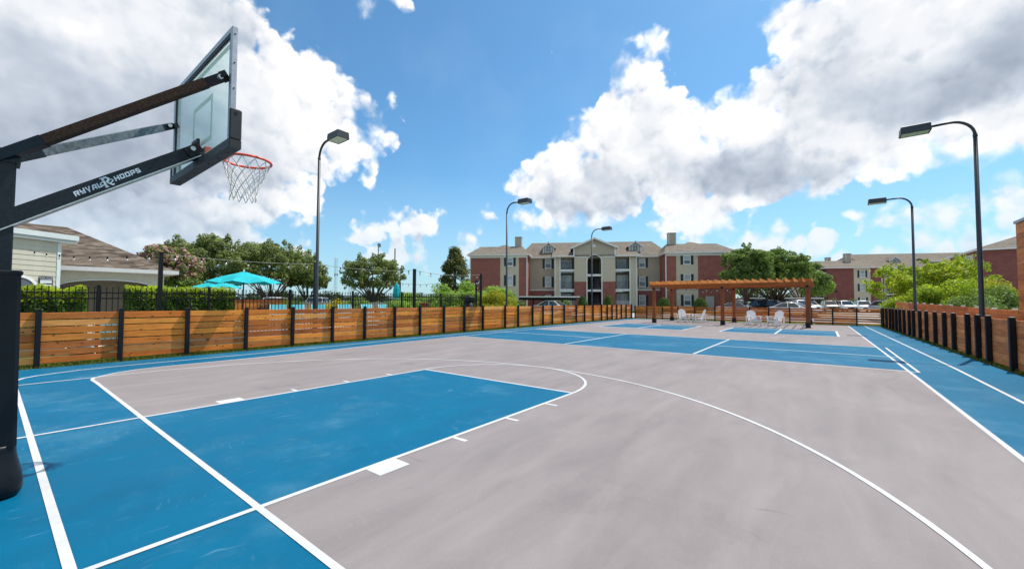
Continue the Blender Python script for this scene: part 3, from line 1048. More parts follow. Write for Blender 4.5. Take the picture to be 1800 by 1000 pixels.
for s, mt in ((1, ARMSHADE), (-1, GREYSTEEL)):  # both arms black steel: near one's shade, far one's sun put into colour
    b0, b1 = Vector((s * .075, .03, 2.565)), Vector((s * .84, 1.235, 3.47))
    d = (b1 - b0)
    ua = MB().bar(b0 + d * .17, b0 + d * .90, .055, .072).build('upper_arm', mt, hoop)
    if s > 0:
        ua['label'] = 'near upper arm of the hoop, its shade painted in as brown'
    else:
        ua['label'] = 'far upper arm of the hoop, its sunlight painted in as grey'
    q = MB().bar(b0 - d * .05, b0 + d * .1695, .062, .079)
    q.build('arm_collar', STEEL, ua)
    q = MB().bar(b0 + d * .9005, b0 + d * .985, .045, .066).bar(b0 + d * .975, b0 + d * 1.01, .10, .05)
    q.build('arm_end', BLACK, ua)
    q = MB().tube([b0 + d * .962 - Vector((.055, 0, 0)), b0 + d * .962 + Vector((.055, 0, 0))], .02, 10)
    q.build('bolt', BOLT, ua)
MB().box(-.10, .10, -.10, .125, 2.525, 2.625).build('pole_head', STEEL, hoop)

# backboard
BB0, BB1, BZ0, BZ1 = 1.250, 1.294, 2.835, 3.91
p = MB()
p.bbox(-.914, -.868, BB0, BB1, BZ0, BZ1, .004).bbox(.868, .914, BB0, BB1, BZ0, BZ1, .004)
p.box(-.868, .868, BB0 + .001, BB1 - .001, BZ1 - .046, BZ1 - .001).box(-.868, .868, BB0 + .001, BB1 - .001, BZ0 + .001, BZ0 + .046)
bb = p.build('backboard_frame', ALU, hoop)
p = MB()
p.box(-.868, -.84, BB0 + .006, BB0 + .018, BZ0 + .046, BZ1 - .046).box(.84, .868, BB0 + .006, BB0 + .018, BZ0 + .046, BZ1 - .046)
p.box(-.84, .84, BB0 + .006, BB0 + .018, BZ1 - .074, BZ1 - .046).box(-.84, .84, BB0 + .006, BB0 + .018, BZ0 + .046, BZ0 + .074)
p.build('frame_lip', BLACK, bb)
MB().box(-.867, .867, 1.272, 1.284, BZ0 + .047, BZ1 - .047).build('backboard_glass', BBGLASS, hoop)
p = MB()
yt = 1.2865
for (x0, x1, z0, z1) in [(-.305, -.255, 3.05, 3.51), (.255, .305, 3.05, 3.51), (-.2549, .2549, 3.46, 3.51), (-.2549, .2549, 3.05, 3.10),
                         (-.84, -.79, 2.91, 3.83), (.79, .84, 2.91, 3.83), (-.7899, .7899, 3.78, 3.83), (-.7899, .7899, 2.91, 2.95)]:
    p.box(x0, x1, yt, yt + .001, z0, z1)
p.build('target_marking', TARGET, hoop)
p = MB()
p.bbox(-.945, .945, 1.238, 1.335, 2.815, 2.895, .008)
p.bbox(-.947, -.915, 1.240, 1.333, 2.8955, 3.16, .008).bbox(.915, .947, 1.240, 1.333, 2.8955, 3.16, .008)
ep = p.build('edge_pad', BOARDPAD, hoop)
for z in (3.35, 3.58, 3.84):
    MB().tube([(.910, 1.272, z), (.917, 1.272, z)], .007, 8).build('frame_screw', BLACK, hoop)
for x in (-.75, -.5, -.25, .25, .5, .75):
    MB().tube([(x, 1.288, 2.812), (x, 1.288, 2.816)], .012, 8).build('pad_hole', BLACK, ep)
MB().tube([(.946, 1.285, 3.12), (.949, 1.285, 3.12)], .014, 8).build('pad_hole', BLACK, ep)
# rim: ring, mount and braces
RC = (0, 1.70, 3.008)
p = MB()
N = 40
ringpts = [(RC[0] + .232 * math.cos(2 * PI * i / N), RC[1] + .232 * math.sin(2 * PI * i / N), RC[2]) for i in range(N + 1)]
p.tube(ringpts, .0135, 8)
rim = p.build('rim', ORANGE, hoop, True)
p = MB()
p.box(-.10, .10, 1.293, 1.345, 2.90, 3.03)
p.add([(-.10, 1.345, 3.015), (.10, 1.345, 3.015), (.165, 1.535, 3.016), (-.165, 1.535, 3.016), (-.10, 1.345, 2.985), (.10, 1.345, 2.985), (.165, 1.535, 2.998), (-.165, 1.535, 2.998)],
      [(0, 1, 2, 3), (7, 6, 5, 4), (0, 4, 5, 1), (1, 5, 6, 2), (2, 6, 7, 3), (3, 7, 4, 0)])
p.build('rim_mount', ORANGE, rim)
# net: twelve loops of cord in diamonds
p = MB()
rows = [(0, .228), (.075, .200), (.15, .172), (.22, .148), (.29, .130), (.355, .120), (.43, .122)]
rn = random.Random(4)
def netp(k, i):
    dz, rad = rows[k]
    a = 2 * PI * (i + (.5 if k % 2 else 0)) / 12
    j = rn.uniform(-.006, .006)
    return (RC[0] + (rad + j) * math.cos(a) - .01 * dz, RC[1] + (rad + j) * math.sin(a) - .06 * dz, RC[2] - .01 - dz + rn.uniform(-.008, .008))
npts = [[netp(k, i) for i in range(12)] for k in range(len(rows))]
for k in range(len(rows) - 1):
    for i in range(12):
        for j in ((i, i - 1) if k % 2 == 0 else (i, i + 1)):
            p.tube([npts[k][i], npts[k + 1][j % 12]], .0052, 5)
p.build('net', NETM, hoop)

# lettering and emblem on the lower arm: built from mitred strokes lying on the arm's near face
GL = {
    'R': [[(.12, 0), (.12, .86), (.86, .86), (.86, .46), (.30, .46)], [(.52, .40), (.88, 0)]],
    'Y': [[(.12, 1), (.12, .48), (.74, .48)], [(.86, 1), (.86, .14), (.10, .14)]],
    'V': [[(.10, 1), (.46, .08), (.86, 1)]],
    'A': [[(.05, 0), (.36, .86), (.88, .86), (.88, 0)], [(.34, .36), (.76, .36)]],
    'L': [[(.12, 1), (.12, .14), (.95, .14)]],
    'H': [[(.12, 0), (.12, 1)], [(.88, 0), (.88, 1)], [(.25, .5), (.75, .5)]],
    'O': [[(.12, .14), (.88, .14), (.88, .86), (.12, .86)]],
    'P': [[(.12, 0), (.12, .86), (.88, .86), (.88, .38), (.26, .38)]],
    'S': [[(.92, .87), (.12, .87), (.12, .5), (.88, .5), (.88, .13), (.08, .13)]],
}


def stroke(mb, pts, w, M, z, closed=False):
    L, Rr = strip_pts(pts, w, closed)
    n = len(L)
    vs = [M(q.x, q.y, z) for q in L] + [M(q.x, q.y, z) for q in Rr]
    mb.add(vs, [(n + i, n + (i + 1) % n, (i + 1) % n, i) for i in range(n if closed else n - 1)])


def arm_pt(s, t, lift):
    c = a0 + arm_dir * s + arm_up * t
    return (.0972 + lift, c.y, c.z)


def word(mb, txt, s0, t0, w, h, gap, slant=.18):
    s = s0
    for chx in txt:
        for k, st in enumerate(GL[chx]):
            stroke(mb, [(x * w + y * h * slant, y * h) for x, y in st], h * .23,
                   lambda x, y, z, s=s: arm_pt(s + x, t0 + y, z), .0006 * k, closed=(chx == 'O'))
        s += w + gap
    return s


p = MB()
word(p, 'RYVAL', .435, -.024, .034, .040, .0075)
p.build('lettering', DECAL, low)
p = MB()
word(p, 'HOOPS', .735, -.018, .034, .040, .0085)
p.build('lettering', DECAL, low)
p = MB()
cx, cy = .674, .001
ES = .80


def emb_pt(s_, t_, lift):
    return arm_pt(cx + (s_ - cx) * 1.0, cy + (t_ - cy) * ES, lift)


stroke(p, [(cx - .020, cy - .046), (cx - .008, cy + .044), (cx + .018, cy + .044), (cx + .028, cy + .026), (cx + .019, cy + .006), (cx - .001, cy + .002)], .016, emb_pt, .0)
stroke(p, [(cx + .004, cy - .006), (cx + .026, cy - .044), (cx + .040, cy - .040)], .014, emb_pt, .0006)
sw = [(cx + .048 * math.cos(a), cy - .004 + .020 * math.sin(a) + .3 * .048 * math.cos(a) * .2) for a in [math.radians(d) for d in range(118, 262, 12)]]
stroke(p, sw, .009, emb_pt, .0012)
sw = [(cx + .048 * math.cos(a), cy - .004 + .020 * math.sin(a) + .3 * .048 * math.cos(a) * .2) for a in [math.radians(d) for d in range(-70, 66, 12)]]
stroke(p, sw, .009, emb_pt, .0012)
stroke(p, [(cx - .034, cy - .046), (cx - .006, cy - .048)], .008, emb_pt, .0018)
stroke(p, [(cx - .026, cy + .046), (cx - .012, cy + .048)], .008, emb_pt, .0018)
p.build('emblem', DECAL, low)


# ================================================================ fences
BOARDS = {}


def board_mesh(L, w, th, mt):
    key = (round(L, 2), round(w, 3), round(th, 3), mt.name)
    if key not in BOARDS:
        b = .003
        mb = MB()
        mb.loft([[(x, -th / 2 + b, -w / 2), (x, th / 2 - b, -w / 2), (x, th / 2, -w / 2 + b), (x, th / 2, w / 2 - b), (x, th / 2 - b, w / 2), (x, -th / 2 + b, w / 2), (x, -th / 2, w / 2 - b), (x, -th / 2, -w / 2 + b)]
                 for x in (-L / 2, L / 2)])
        BOARDS[key] = mb.mesh('board', mt)
    return BOARDS[key]


def slat_fence(name, label, posts, nrm, nb, z0, ztop, mt, gap=.016, postw=.09, posth=.05, bay_gap=None, seed=1, back=.052):
    """posts: list of (x, y) along the fence; nrm: +1/-1 side of the posts"""
    rg = random.Random(seed)
    ox, oy = posts[0]
    t = thing(name, label, 'fence', (ox, oy, 0), 0, 'cedar slat fences around the court')
    pm = MB()
    w = postw / 2
    pm.bbox(-w, w, -w, w, -.06, ztop + posth, .01)
    pm.loft([[(-w - .004, -w - .004, ztop + posth + .001), (w + .004, -w - .004, ztop + posth + .001), (w + .004, w + .004, ztop + posth + .001), (-w - .004, w + .004, ztop + posth + .001)],
             [(-w - .004, -w - .004, ztop + posth + .012), (w + .004, -w - .004, ztop + posth + .012), (w + .004, w + .004, ztop + posth + .012), (-w - .004, w + .004, ztop + posth + .012)],
             [(-.015, -.015, ztop + posth + .026), (.015, -.015, ztop + posth + .026), (.015, .015, ztop + posth + .026), (-.015, .015, ztop + posth + .026)]])
    pme = pm.mesh('post', BLACK)
    for i, (x, y) in enumerate(posts):
        a = posts[max(i - 1, 0)]
        b = posts[min(i + 1, len(posts) - 1)]
        inst('post', pme, t, (x - ox, y - oy, 0), (0, 0, math.atan2(b[1] - a[1], b[0] - a[0])))
    pitch = (ztop - z0) / nb
    for i in range(len(posts) - 1):
        (xa, ya), (xb, yb) = posts[i], posts[i + 1]
        L = math.hypot(xb - xa, yb - ya)
        ang = math.atan2(yb - ya, xb - xa)
        nx, ny = -math.sin(ang) * nrm, math.cos(ang) * nrm
        gp = gap if bay_gap is None else bay_gap[i % len(bay_gap)]
        for k in range(nb):
            gk = max(.003, gp * rg.uniform(.5, 1.6))
            me = board_mesh(L - .012, pitch - round(gk / .006) * .006, .032, mt)
            cx, cy = (xa + xb) / 2 - nx * (postw / 2 + .018 + rg.uniform(0, .006)), (ya + yb) / 2 - ny * (postw / 2 + .018)
            inst('board', me, t, (cx - ox, cy - oy, z0 + pitch * (k + .5) + rg.uniform(-.003, .003)), (rg.uniform(-.03, .03), rg.uniform(-.0035, .0035), ang))
    return t


ly = [-3.1, -1.9, -.62, .68, 2.0, 3.31, 4.72, 6.06, 7.41, 8.68, 10.03, 11.33, 12.72, 14.06, 15.4, 17.22, 18.4, 19.8, 20.9, 21.95, 23.4, 25.0, 26.2, 27.5, 28.9, 29.9, 30.8, 31.7, 32.6, 33.6, 34.8]
LP = [(-8.62 - .006 * min(y, 14) + max(0, y - 18) * .019, y) for y in ly]
slat_fence('cedar_fence', 'long sunlit orange cedar slat fence with black posts along the pool side of the court', LP, -1, 7, .055, 1.20, CEDAR, .021, seed=2)
ry = [6.2, 7.6, 9.1, 10.6, 12.1, 13.6, 15.05, 15.83, 16.66, 18.0, 19.05, 20.25, 21.55, 22.65, 23.85, 24.75, 25.95, 27.0, 28.0, 29.0, 29.95, 31.2, 32.4]
RP = [(8.27 - (y - 13.6) * .0215, y) for y in ry]
slat_fence('cedar_fence', 'shaded reddish cedar slat fence with round-topped black posts at the right of the court', RP, 1, 8, .03, 1.10, REDCEDAR, .006, postw=.10, posth=.045, bay_gap=[.006, .006, .006, .016, .006], seed=5)
FX = [(-8.2, 35.1), (-7.15, 35.1), (-5.75, 34.9), (-4.43, 34.7), (-3.08, 34.5), (-1.57, 34.25), (-.19, 34.1), (.8, 34.0), (1.98, 33.9), (3.22, 33.8), (4.44, 33.75), (5.54, 33.7), (6.73, 33.45), (7.86, 33.2)]
slat_fence('cedar_fence', 'wide-gapped cedar slat fence across the far end behind the pergola', FX, -1, 7, .05, 1.09, CEDAR, .03, postw=.07, posth=.03, bay_gap=[.014, .016, .03, .04, .045, .03, .022, .016, .022, .03, .03, .022, .05, .05], seed=9)


# low cedar wall and tall cedar wall behind the right fence
def plank_wall(name, label, cat, pts, nrm, z0, tops, nb, mt, post_side=None, seed=3):
    rg = random.Random(seed)
    ox, oy = pts[0]
    t = thing(name, label, cat, (ox, oy, 0))
    for i in range(len(pts) - 1):
        (xa, ya), (xb, yb) = pts[i], pts[i + 1]
        L = math.hypot(xb - xa, yb - ya)
        ang = math.atan2(yb - ya, xb - xa)
        pitch = (tops[i] - z0) / nb
        for k in range(nb):
            me = board_mesh(L - .004, pitch - .004, .024, mt)
            inst('board', me, t, ((xa + xb) / 2 - ox + rg.uniform(-.002, .002), (ya + yb) / 2 - oy, z0 + pitch * (k + .5)), (rg.uniform(-.012, .012), 0, ang))
    return t


NW = 9
lw = [(9.42 - .055 * i, 17.9 + 2.15 * i) for i in range(NW + 1)]
wl = plank_wall('cedar_wall', 'low reddish cedar plank wall running behind the right fence below the bushes', 'wall', lw, 1, .05, [1.27 + .03 * i for i in range(NW)], 8, REDCEDAR)
pm = MB().bbox(-.05, .05, -.05, .05, 0, 1.30, .008).mesh('post', PALETRIM)
for i in range(NW + 3):
    k = i * .75
    inst('post', pm, wl, (.075 - .055 * k, 2.15 * k + .5, .012 + .03 * int(k)), (0, 0, 0))
tall = [(9.45, 17.85), (9.5, 14.8), (9.55, 11.8), (9.6, 8.8)]
tw = plank_wall('tall_cedar_wall', 'tall cedar plank wall with a grey metal cap at the right edge of the photo', 'wall', tall, 1, .05, [3.72, 3.72, 3.72], 25, REDCEDAR, seed=8)
MB().box(-.05, .07, -9.1, .02, 3.725, 3.80).build('metal_cap', ALU, tw)
MB().box(.02, .14, -9.05, -.01, .05, 3.72).build('backing', REDCEDAR, tw)


# black picket fence round the pool
def picket_fence(label, a, b, z0, h, npk, post_at, group):
    t = thing('picket_fence', label, 'fence', (a[0], a[1], 0), 0, group)
    L = math.hypot(b[0] - a[0], b[1] - a[1])
    ang = math.atan2(b[1] - a[1], b[0] - a[0])
    t.rotation_euler = (0, 0, ang)
    pk = MB().bbox(-.009, .009, -.009, .009, z0 + .08, z0 + h - .05, .002)
    pk.loft([[(-.011, -.011, z0 + h - .049), (.011, -.011, z0 + h - .049), (.011, .011, z0 + h - .049), (-.011, .011, z0 + h - .049)], [(-.015, -.015, z0 + h - .03), (.015, -.015, z0 + h - .03), (.015, .015, z0 + h - .03), (-.015, .015, z0 + h - .03)],
             [(-.002, -.002, z0 + h), (.002, -.002, z0 + h), (.002, .002, z0 + h), (-.002, .002, z0 + h)]])
    pme = pk.mesh('picket', BLACK)
    for i in range(npk):
        inst('picket', pme, t, (L * (i + .5) / npk, 0, 0))
    po = MB().bbox(-.035, .035, -.035, .035, z0 - .1, z0 + h + .02, .006)
    po.bbox(-.042, .042, -.042, .042, z0 + h + .0205, z0 + h + .05, .01)
    pom = po.mesh('post', BLACK)
    for s in post_at:
        inst('post', pom, t, (s, 0, 0))
    for z in (h - .17, h - .32, .18):
        MB().box(0, L, -.016, .016, z0 + z - .016, z0 + z + .016).build('rail', BLACK, t)
    return t


py0 = -2.6
picket_fence('black metal picket fence with ball-tipped bars behind the orange cedar fence', (-10.4, py0), (-10.4, 16.76), .2, 1.64, 168,
             [v - py0 for v in (-.6, 1.79, 4.26, 6.72, 9.2, 11.65, 14.07, 16.72)], 'pool fence runs')
picket_fence('return run of black picket fence at the far corner of the pool', (-10.44, 16.76), (-18.4, 18.9), .2, 1.64, 60, [2.4, 4.8, 7.2], 'pool fence runs')
# ================================================================ street lamps
def lamp(x, y, h, sx, label):
    t = thing('court_lamp', label, 'lamp post', (x, y, 0), 0, 'shoebox lamps round the court')
    pts = [(0, 0, -.05), (0, 0, .3), (0, 0, h - .62)]
    for i in range(1, 9):
        a = PI / 2 * i / 8
        pts.append((sx * .5 * (1 - math.cos(a)), 0, h - .62 + .5 * math.sin(a)))
    pts.append((sx * .92, 0, h - .135))
    MB().tube(pts[:3], [.062, .060, .046], 12).build('pole', LAMPM, t, True)
    MB().tube(pts[2:], [.045] + [.038] * 8 + [.034], 10).build('arm', LAMPM, t, True)
    MB().tube([(0, 0, h - .66), (0, 0, h - .60)], .052, 12).build('collar', LAMPM, t, True)
    hd = MB()
    x0, x1 = sx * .90, sx * 1.58
    xa, xb = min(x0, x1), max(x0, x1)
    hd.loft([[(xa + i, -.21 + i, z), (xb - i, -.21 + i, z), (xb - i, .21 - i, z), (xa + i, .21 - i, z)] for z, i in ((h - .25, 0), (h - .05, .012), (h - .03, .03))])
    head = hd.build('lamp_head', LAMPM, t)
    MB().box(xa + .03, xb - .03, -.18, .18, h - .264, h - .2505).build('lens', LENS, head)
    fr = MB()
    fr.box(xa, xb, -.21, -.181, h - .272, h - .2502).box(xa, xb, .181, .21, h - .272, h - .2502)
    fr.box(xa, xa + .029, -.181, .181, h - .2715, h - .2503).box(xb - .029, xb, -.181, .181, h - .2715, h - .2503)
    fr.build('lens_frame', LAMPM, head)
    return t


lamp(8.62, 17.3, 6.94, -1, 'nearest and tallest-looking dark lamp post behind the shaded right fence')
lamp(8.52, 26.9, 6.67, -1, 'farther dark lamp post behind the right fence near the bushes')
lamp(-8.98, 6.98, 7.12, 1, 'grey lamp post standing beside the turquoise umbrella at the left')
lamp(-8.98, 17.68, 7.08, 1, 'thin dark lamp post in front of the yellow-green mound bush')
lamp(-8.96, 28.2, 7.12, 1, 'farthest dark lamp post seen against the apartment entrance arch')


# ================================================================ string-light posts and strings of bulbs
def light_post(x, y, h, label, w=.05):
    o = MB()
    o.bbox(-w, w, -w, w, .1, h, .008)
    o.bbox(-w - .008, w + .008, -w - .008, w + .008, h + .0005, h + .02, .006)
    ob = o.build('string_light_post', BLACK)
    ob.location = (x, y, 0)
    return tag(ob, label, 'post', 'posts carrying the string lights')


light_post(-10.15, 3.01, 2.85, 'thick black string-light post in front of the trimmed dark hedge')
light_post(-10.15, 7.5, 2.90, 'black string-light post close against the grey lamp post')
light_post(-10.15, 12.17, 2.96, 'black string-light post left of the reed bed', .06)
light_post(-10.15, 16.82, 3.0, 'black corner post where the string lights turn, beside the black bin', .055)
light_post(-19.91, 18.68, 2.84, 'slim black string-light post seen beside the closed umbrella', .045)
light_post(-15.15, 18.56, 2.71, 'slim black string-light post left among the reeds', .045)
light_post(-14.12, 19.35, 2.72, 'slim black string-light post right among the reeds', .045)
light_post(-12.01, 18.46, 2.78, 'slim black post just left of the corner post', .045)


def string_lights(label, a, b, sag, n, mt=CABLE):
    t = thing('string_lights', label, 'string lights', a, 0, 'strings of bulbs over the pool')
    a, b = Vector(a), Vector(b)
    pts = []
    for i in range(25):
        k = i / 24
        q = a.lerp(b, k) - a
        q.z -= sag * 4 * k * (1 - k)
        pts.append(q)
    MB().tube(pts, .0085, 5).build('cable', mt, t)
    sm = MB().lathe([(.012, 0), (.022, -.02), (.024, -.07), (.018, -.085)], 8).mesh('socket', BLACK)
    bm_ = MB().lathe([(.012, -.0855), (.028, -.115), (.032, -.145), (.02, -.175), (.004, -.185)], 8).mesh('bulb', BULB, True)
    for i in range(n):
        k = (i + .5) / n
        q = a.lerp(b, k) - a
        q.z -= sag * 4 * k * (1 - k)
        o = inst('bulb', bm_, t, q)
        inst('socket', sm, o)
    return t


string_lights('string of bulbs from the clubhouse to the first black post', (-22.3, 1.0, 3.62), (-10.15, 3.01, 2.82), .16, 8)
string_lights('string of bulbs crossing in front of the turquoise umbrella and oaks', (-10.15, 3.01, 2.82), (-10.15, 7.5, 2.86), .07, 7, CABLEL)
string_lights('string of bulbs crossing in front of the round grey-green tree', (-10.15, 7.5, 2.86), (-10.15, 12.17, 2.92), .10, 7, CABLEL)
string_lights('string of bulbs crossing in front of the conical tree', (-10.15, 12.17, 2.92), (-10.15, 16.82, 2.97), .14, 7, CABLEL)
string_lights('short string of bulbs running back from the corner post', (-10.15, 16.82, 2.97), (-12.01, 18.46, 2.75), .18, 7)
string_lights('distant string of bulbs above the reeds', (-19.91, 18.68, 2.80), (-15.15, 18.56, 2.68), .10, 7)
string_lights('distant string of bulbs between the two slim reed-bed posts', (-15.15, 18.56, 2.68), (-14.12, 19.35, 2.68), .04, 3)
string_lights('distant string of bulbs from the reeds back to the corner', (-14.12, 19.35, 2.68), (-12.01, 18.46, 2.75), .08, 4)


# ================================================================ pergola
pg = thing('pergola', 'long orange-stained wooden pergola on six posts at the far end of the court', 'pergola', (0, 30.8, 0))
PXs, PYs = (-4.4, -.05, 4.35), (-2.1, 2.15)
pmesh = MB().bbox(-.10, .10, -.10, .10, .0, 2.47, .01)
# rotate grain along z: build the post lying, then stand it
pl = MB().bbox(-.10, .10, -.10, .10, 0, 2.47, .012)
pl.v = [(z, y, -x) for x, y, z in pl.v]
pme = pl.mesh('post', POSTWOOD)
bme = MB().bbox(-.125, .125, -.125, .125, 0, .30, .01).bbox(-.17, .17, -.17, .17, .0, .014, .004).mesh('post_base', BLACK)
capm = MB().tube([(0, -.106, 0), (0, -.12, 0)], .075, 14).mesh('post_bracket', BLACK)
for x in PXs:
    for y in PYs:
        po = inst('post', pme, pg, (x, y, 0), (0, -PI / 2, 0))
        bs = inst('post_base', bme, pg, (x, y, .004))
        inst('post_bracket', capm, pg, (x, y, 2.40))
for y in PYs:
    for dy in (-.125, .125):
        mb = MB().bbox(-4.62, 4.62, -.02, .02, -.095, .095, .006)
        o = mb.build('beam', STAIN, pg)
        o.location = (0, y + dy, 2.57)
rmesh = MB()
poly = [(-2.6, .04), (-2.47, -.09), (-2.42, -.105), (2.5, -.105), (2.55, -.09), (2.7, .04), (2.7, .105), (-2.6, .105)]
rmesh.prism(poly, -.019, .019)
rme = rmesh.mesh('rafter', RAFT)
fixn(rme)
NRF = 23
for i in range(NRF):
    x = -4.55 + 9.1 * i / (NRF - 1)
    inst('rafter', rme, pg, (x, 0, 2.795 + R.uniform(-.003, .003)), (0, 0, PI / 2 + R.uniform(-.004, .004)))
cme = board_mesh(9.2, .06, .03, STAIN)
for y in (1.2, 2.55):
    inst('purlin', cme, pg, (0, y, 2.932), (0, 0, 0))
MB().box(4.455, 4.475, -2.12, -2.10, .05, 2.45).build('conduit', GREYSTEEL, pg)
MB().box(4.47, 4.56, 2.05, 2.15, .25, .42).build('outlet_box', WHITEPLASTIC, pg)
string_lights('string of bulbs hanging under the front beam of the pergola', (-4.3, 28.52, 2.44), (4.25, 28.52, 2.44), .10, 14)
string_lights('string of bulbs hanging under the rear beam of the pergola', (-4.3, 33.1, 2.44), (4.25, 33.1, 2.44), .10, 14)


# ================================================================ adirondack chairs
def make_chair():
    t = thing('adirondack_chair', 'x', 'chair', (0, 0, 0), 0, 'white adirondack chairs under the pergola')
    # local front is -y
    for s in (-1, 1):
        MB().bar((s * .29, -.36, 0), (s * .29, -.36, .54), .04, .10, (0, 1, 0)).build('front_leg', WHITEPLASTIC, t)
        MB().bar((s * .255, -.38, .34), (s * .255, .50, .03), .035, .11).build('side_rail', WHITEPLASTIC, t)
        ar = MB()
        ar.add([(s * .22, -.47, .545), (s * .40, -.47, .545), (s * .40, .10, .545), (s * .33, .34, .545), (s * .25, .34, .545), (s * .22, -.47, .57), (s * .40, -.47, .57), (s * .40, .10, .57), (s * .33, .34, .57), (s * .25, .34, .57)],
               [(0, 1, 2, 3, 4), (9, 8, 7, 6, 5), (0, 5, 6, 1), (1, 6, 7, 2), (2, 7, 8, 3), (3, 8, 9, 4), (4, 9, 5, 0)])
        ar.build('armrest', WHITEPLASTIC, t, fix=True)
        MB().bar((s * .30, .30, .545), (s * .27, .33, .12), .04, .07, (0, 1, 0)).build('rear_leg', WHITEPLASTIC, t)
    for k in range(6):
        y = -.37 + k * .092
        MB().bar((-.27, y, .39 - k * .030), (.27, y, .39 - k * .030), .082, .02, (0, .33, .94)).build('seat_slat', WHITEPLASTIC, t)
    MB().bar((-.27, -.408, .30), (.27, -.408, .30), .02, .09, (0, 0, 1)).build('apron', WHITEPLASTIC, t)
    tops = [.66, .73, .765, .775, .765, .73, .66]
    for i, L in enumerate(tops):
        x0 = (i - 3) * .068
        x1 = (i - 3) * .080
        w = .0325
        dirv = Vector((x1 - x0, .36, .93)).normalized()
        p0 = Vector((x0, .13, .22))
        n = dirv.cross(Vector((1, 0, 0))).normalized()
        sd = n.cross(dirv).normalized()
        def pt(u, v, d):
            q = p0 + sd * u + dirv * v + n * d
            return tuple(q)
        prof = [(-w, 0), (w, 0), (w * 1.2, L - .03), (w * .7, L), (-w * .7, L), (-w * 1.2, L - .03)]
        mb = MB()
        mb.loft([[pt(u, v, d) for u, v in prof] for d in (-.01, .01)])
        mb.build('back_slat', WHITEPLASTIC, t, fix=True)
    MB().bar((-.30, .375, .545), (.30, .375, .545), .05, .03).build('back_brace', WHITEPLASTIC, t)
    return t


ch = make_chair()
spots = [(-3.04, 31.0, .60, 'white adirondack chair facing the court between the left pair of pergola posts'),
         (-2.02, 31.3, -1.05, 'white adirondack chair turned side-on just left of the middle pergola post'),
         (1.50, 29.9, .50, 'white adirondack chair angled right just right of the middle pergola post'),
         (2.72, 29.95, -.50, 'white adirondack chair angled left nearest the right pergola post')]
for i, (x, y, rz, lb) in enumerate(spots):
    o = ch if i == 0 else copy_tree(ch)
    o.location = (x, y, .004)
    o.rotation_euler = (0, 0, rz)
    o['label'] = lb
# ================================================================ apartment buildings
def add_window(b, cx, z0, z1, y, w=.95, shutters=True, mull=True):
    """window in a wall facing local -y"""
    fr = MB()
    x0, x1 = cx - w / 2, cx + w / 2
    t_ = .085
    fr.box(x0, x0 + t_, y - .06, y + .02, z0, z1).box(x1 - t_, x1, y - .06, y + .02, z0, z1)
    fr.box(x0 + t_ + .001, x1 - t_ - .001, y - .055, y + .02, z1 - t_, z1 - .001).box(x0 - .04, x1 + .04, y - .09, y - .061, z0 - .07, z0 + .03)
    fr.box(x0 + t_ + .001, x1 - t_ - .001, y - .055, y + .02, z0 + .031, z0 + t_)
    zm = (z0 + z1) / 2
    fr.box(x0 + t_ + .001, x1 - t_ - .001, y - .045, y + .01, zm - .035, zm + .035)
    f = fr.build('window', TRIM, b)
    MB().box(x0 + t_ + .002, x1 - t_ - .002, y - .022, y - .012, zm + .036, z1 - t_ - .001).build('pane', PANE_P, f)
    MB().box(x0 + t_ + .002, x1 - t_ - .002, y - .030, y - .020, z0 + t_ + .001, zm - .036).build('pane', PANE_D if R.random() < .6 else PANE_P, f)
    if shutters:
        for s in (-1, 1):
            xs = cx + s * (w / 2 + .20)
            sh = MB().bbox(xs - .165, xs + .165, y - .045, y - .002, z0 - .02, z1 + .02, .004)
            for k in range(9):
                zz = z0 + .1 + (z1 - z0 - .2) * k / 8
                sh.box(xs - .12, xs + .12, y - .056, y - .0455, zz - .02, zz + .03)
            sh.build('shutter', SHUT, f)
    return f


def balcony(b, x0, x1, y, zf, zt, rail='black', seed=0, pale=.5):
    """recessed balcony opening with dark interior, glazed doors and a railing"""
    d = 1.7
    w = MB()
    w.box(x0, x1, y + d, y + d + .1, zf, zt)
    w.box(x0 - .09, x0 - .002, y + .05, y + d, zf, zt).box(x1 + .002, x1 + .09, y + .05, y + d, zf, zt)
    rec = w.build('balcony_recess', RECESS, b)
    dr = MB()
    xc = x0 + (x1 - x0) * (.60 if seed % 2 else .42)
    for s in (-1, 1):
        a, c = xc + (0.03 if s > 0 else -.80), xc + (.80 if s > 0 else -.03)
        dr.box(a, a + .09, y + d - .05, y + d - .002, zf + .02, zf + 2.1).box(c - .09, c, y + d - .05, y + d - .002, zf + .02, zf + 2.1)
        dr.box(a + .091, c - .091, y + d - .05, y + d - .002, zf + 2.0, zf + 2.1).box(a + .091, c - .091, y + d - .05, y + d - .002, zf + .02, zf + .25)
    do = dr.build('patio_door', TRIM, rec)
    for s in (-1, 1):
        a, c = xc + (.12 if s > 0 else -.71), xc + (.71 if s > 0 else -.12)
        MB().box(a + .001, c - .001, y + d - .03, y + d - .01, zf + .251, zf + 1.999).build('door_glass', PANE_P, rec)
    MB().box(x0 - .06, x1 + .06, y - .10, y + d, zf - .30, zf).build('balcony_slab', TRIM, b)
    rl = MB()
    mt = BLACK if rail == 'black' else TRIM
    rl.box(x0, x1, y - .035, y - .005, zf + .97, zf + 1.01).box(x0, x1, y - .035, y - .005, zf + .08, zf + .11)
    n = int((x1 - x0) / (.115 if rail == 'black' else .16))
    for i in range(n + 1):
        x = x0 + .012 + (x1 - x0 - .024) * i / n
        e = .008 if rail == 'black' else .022
        rl.box(x - e, x + e, y - .028, y - .012, zf + .111, zf + .969)
    rl.build('railing', mt, b)


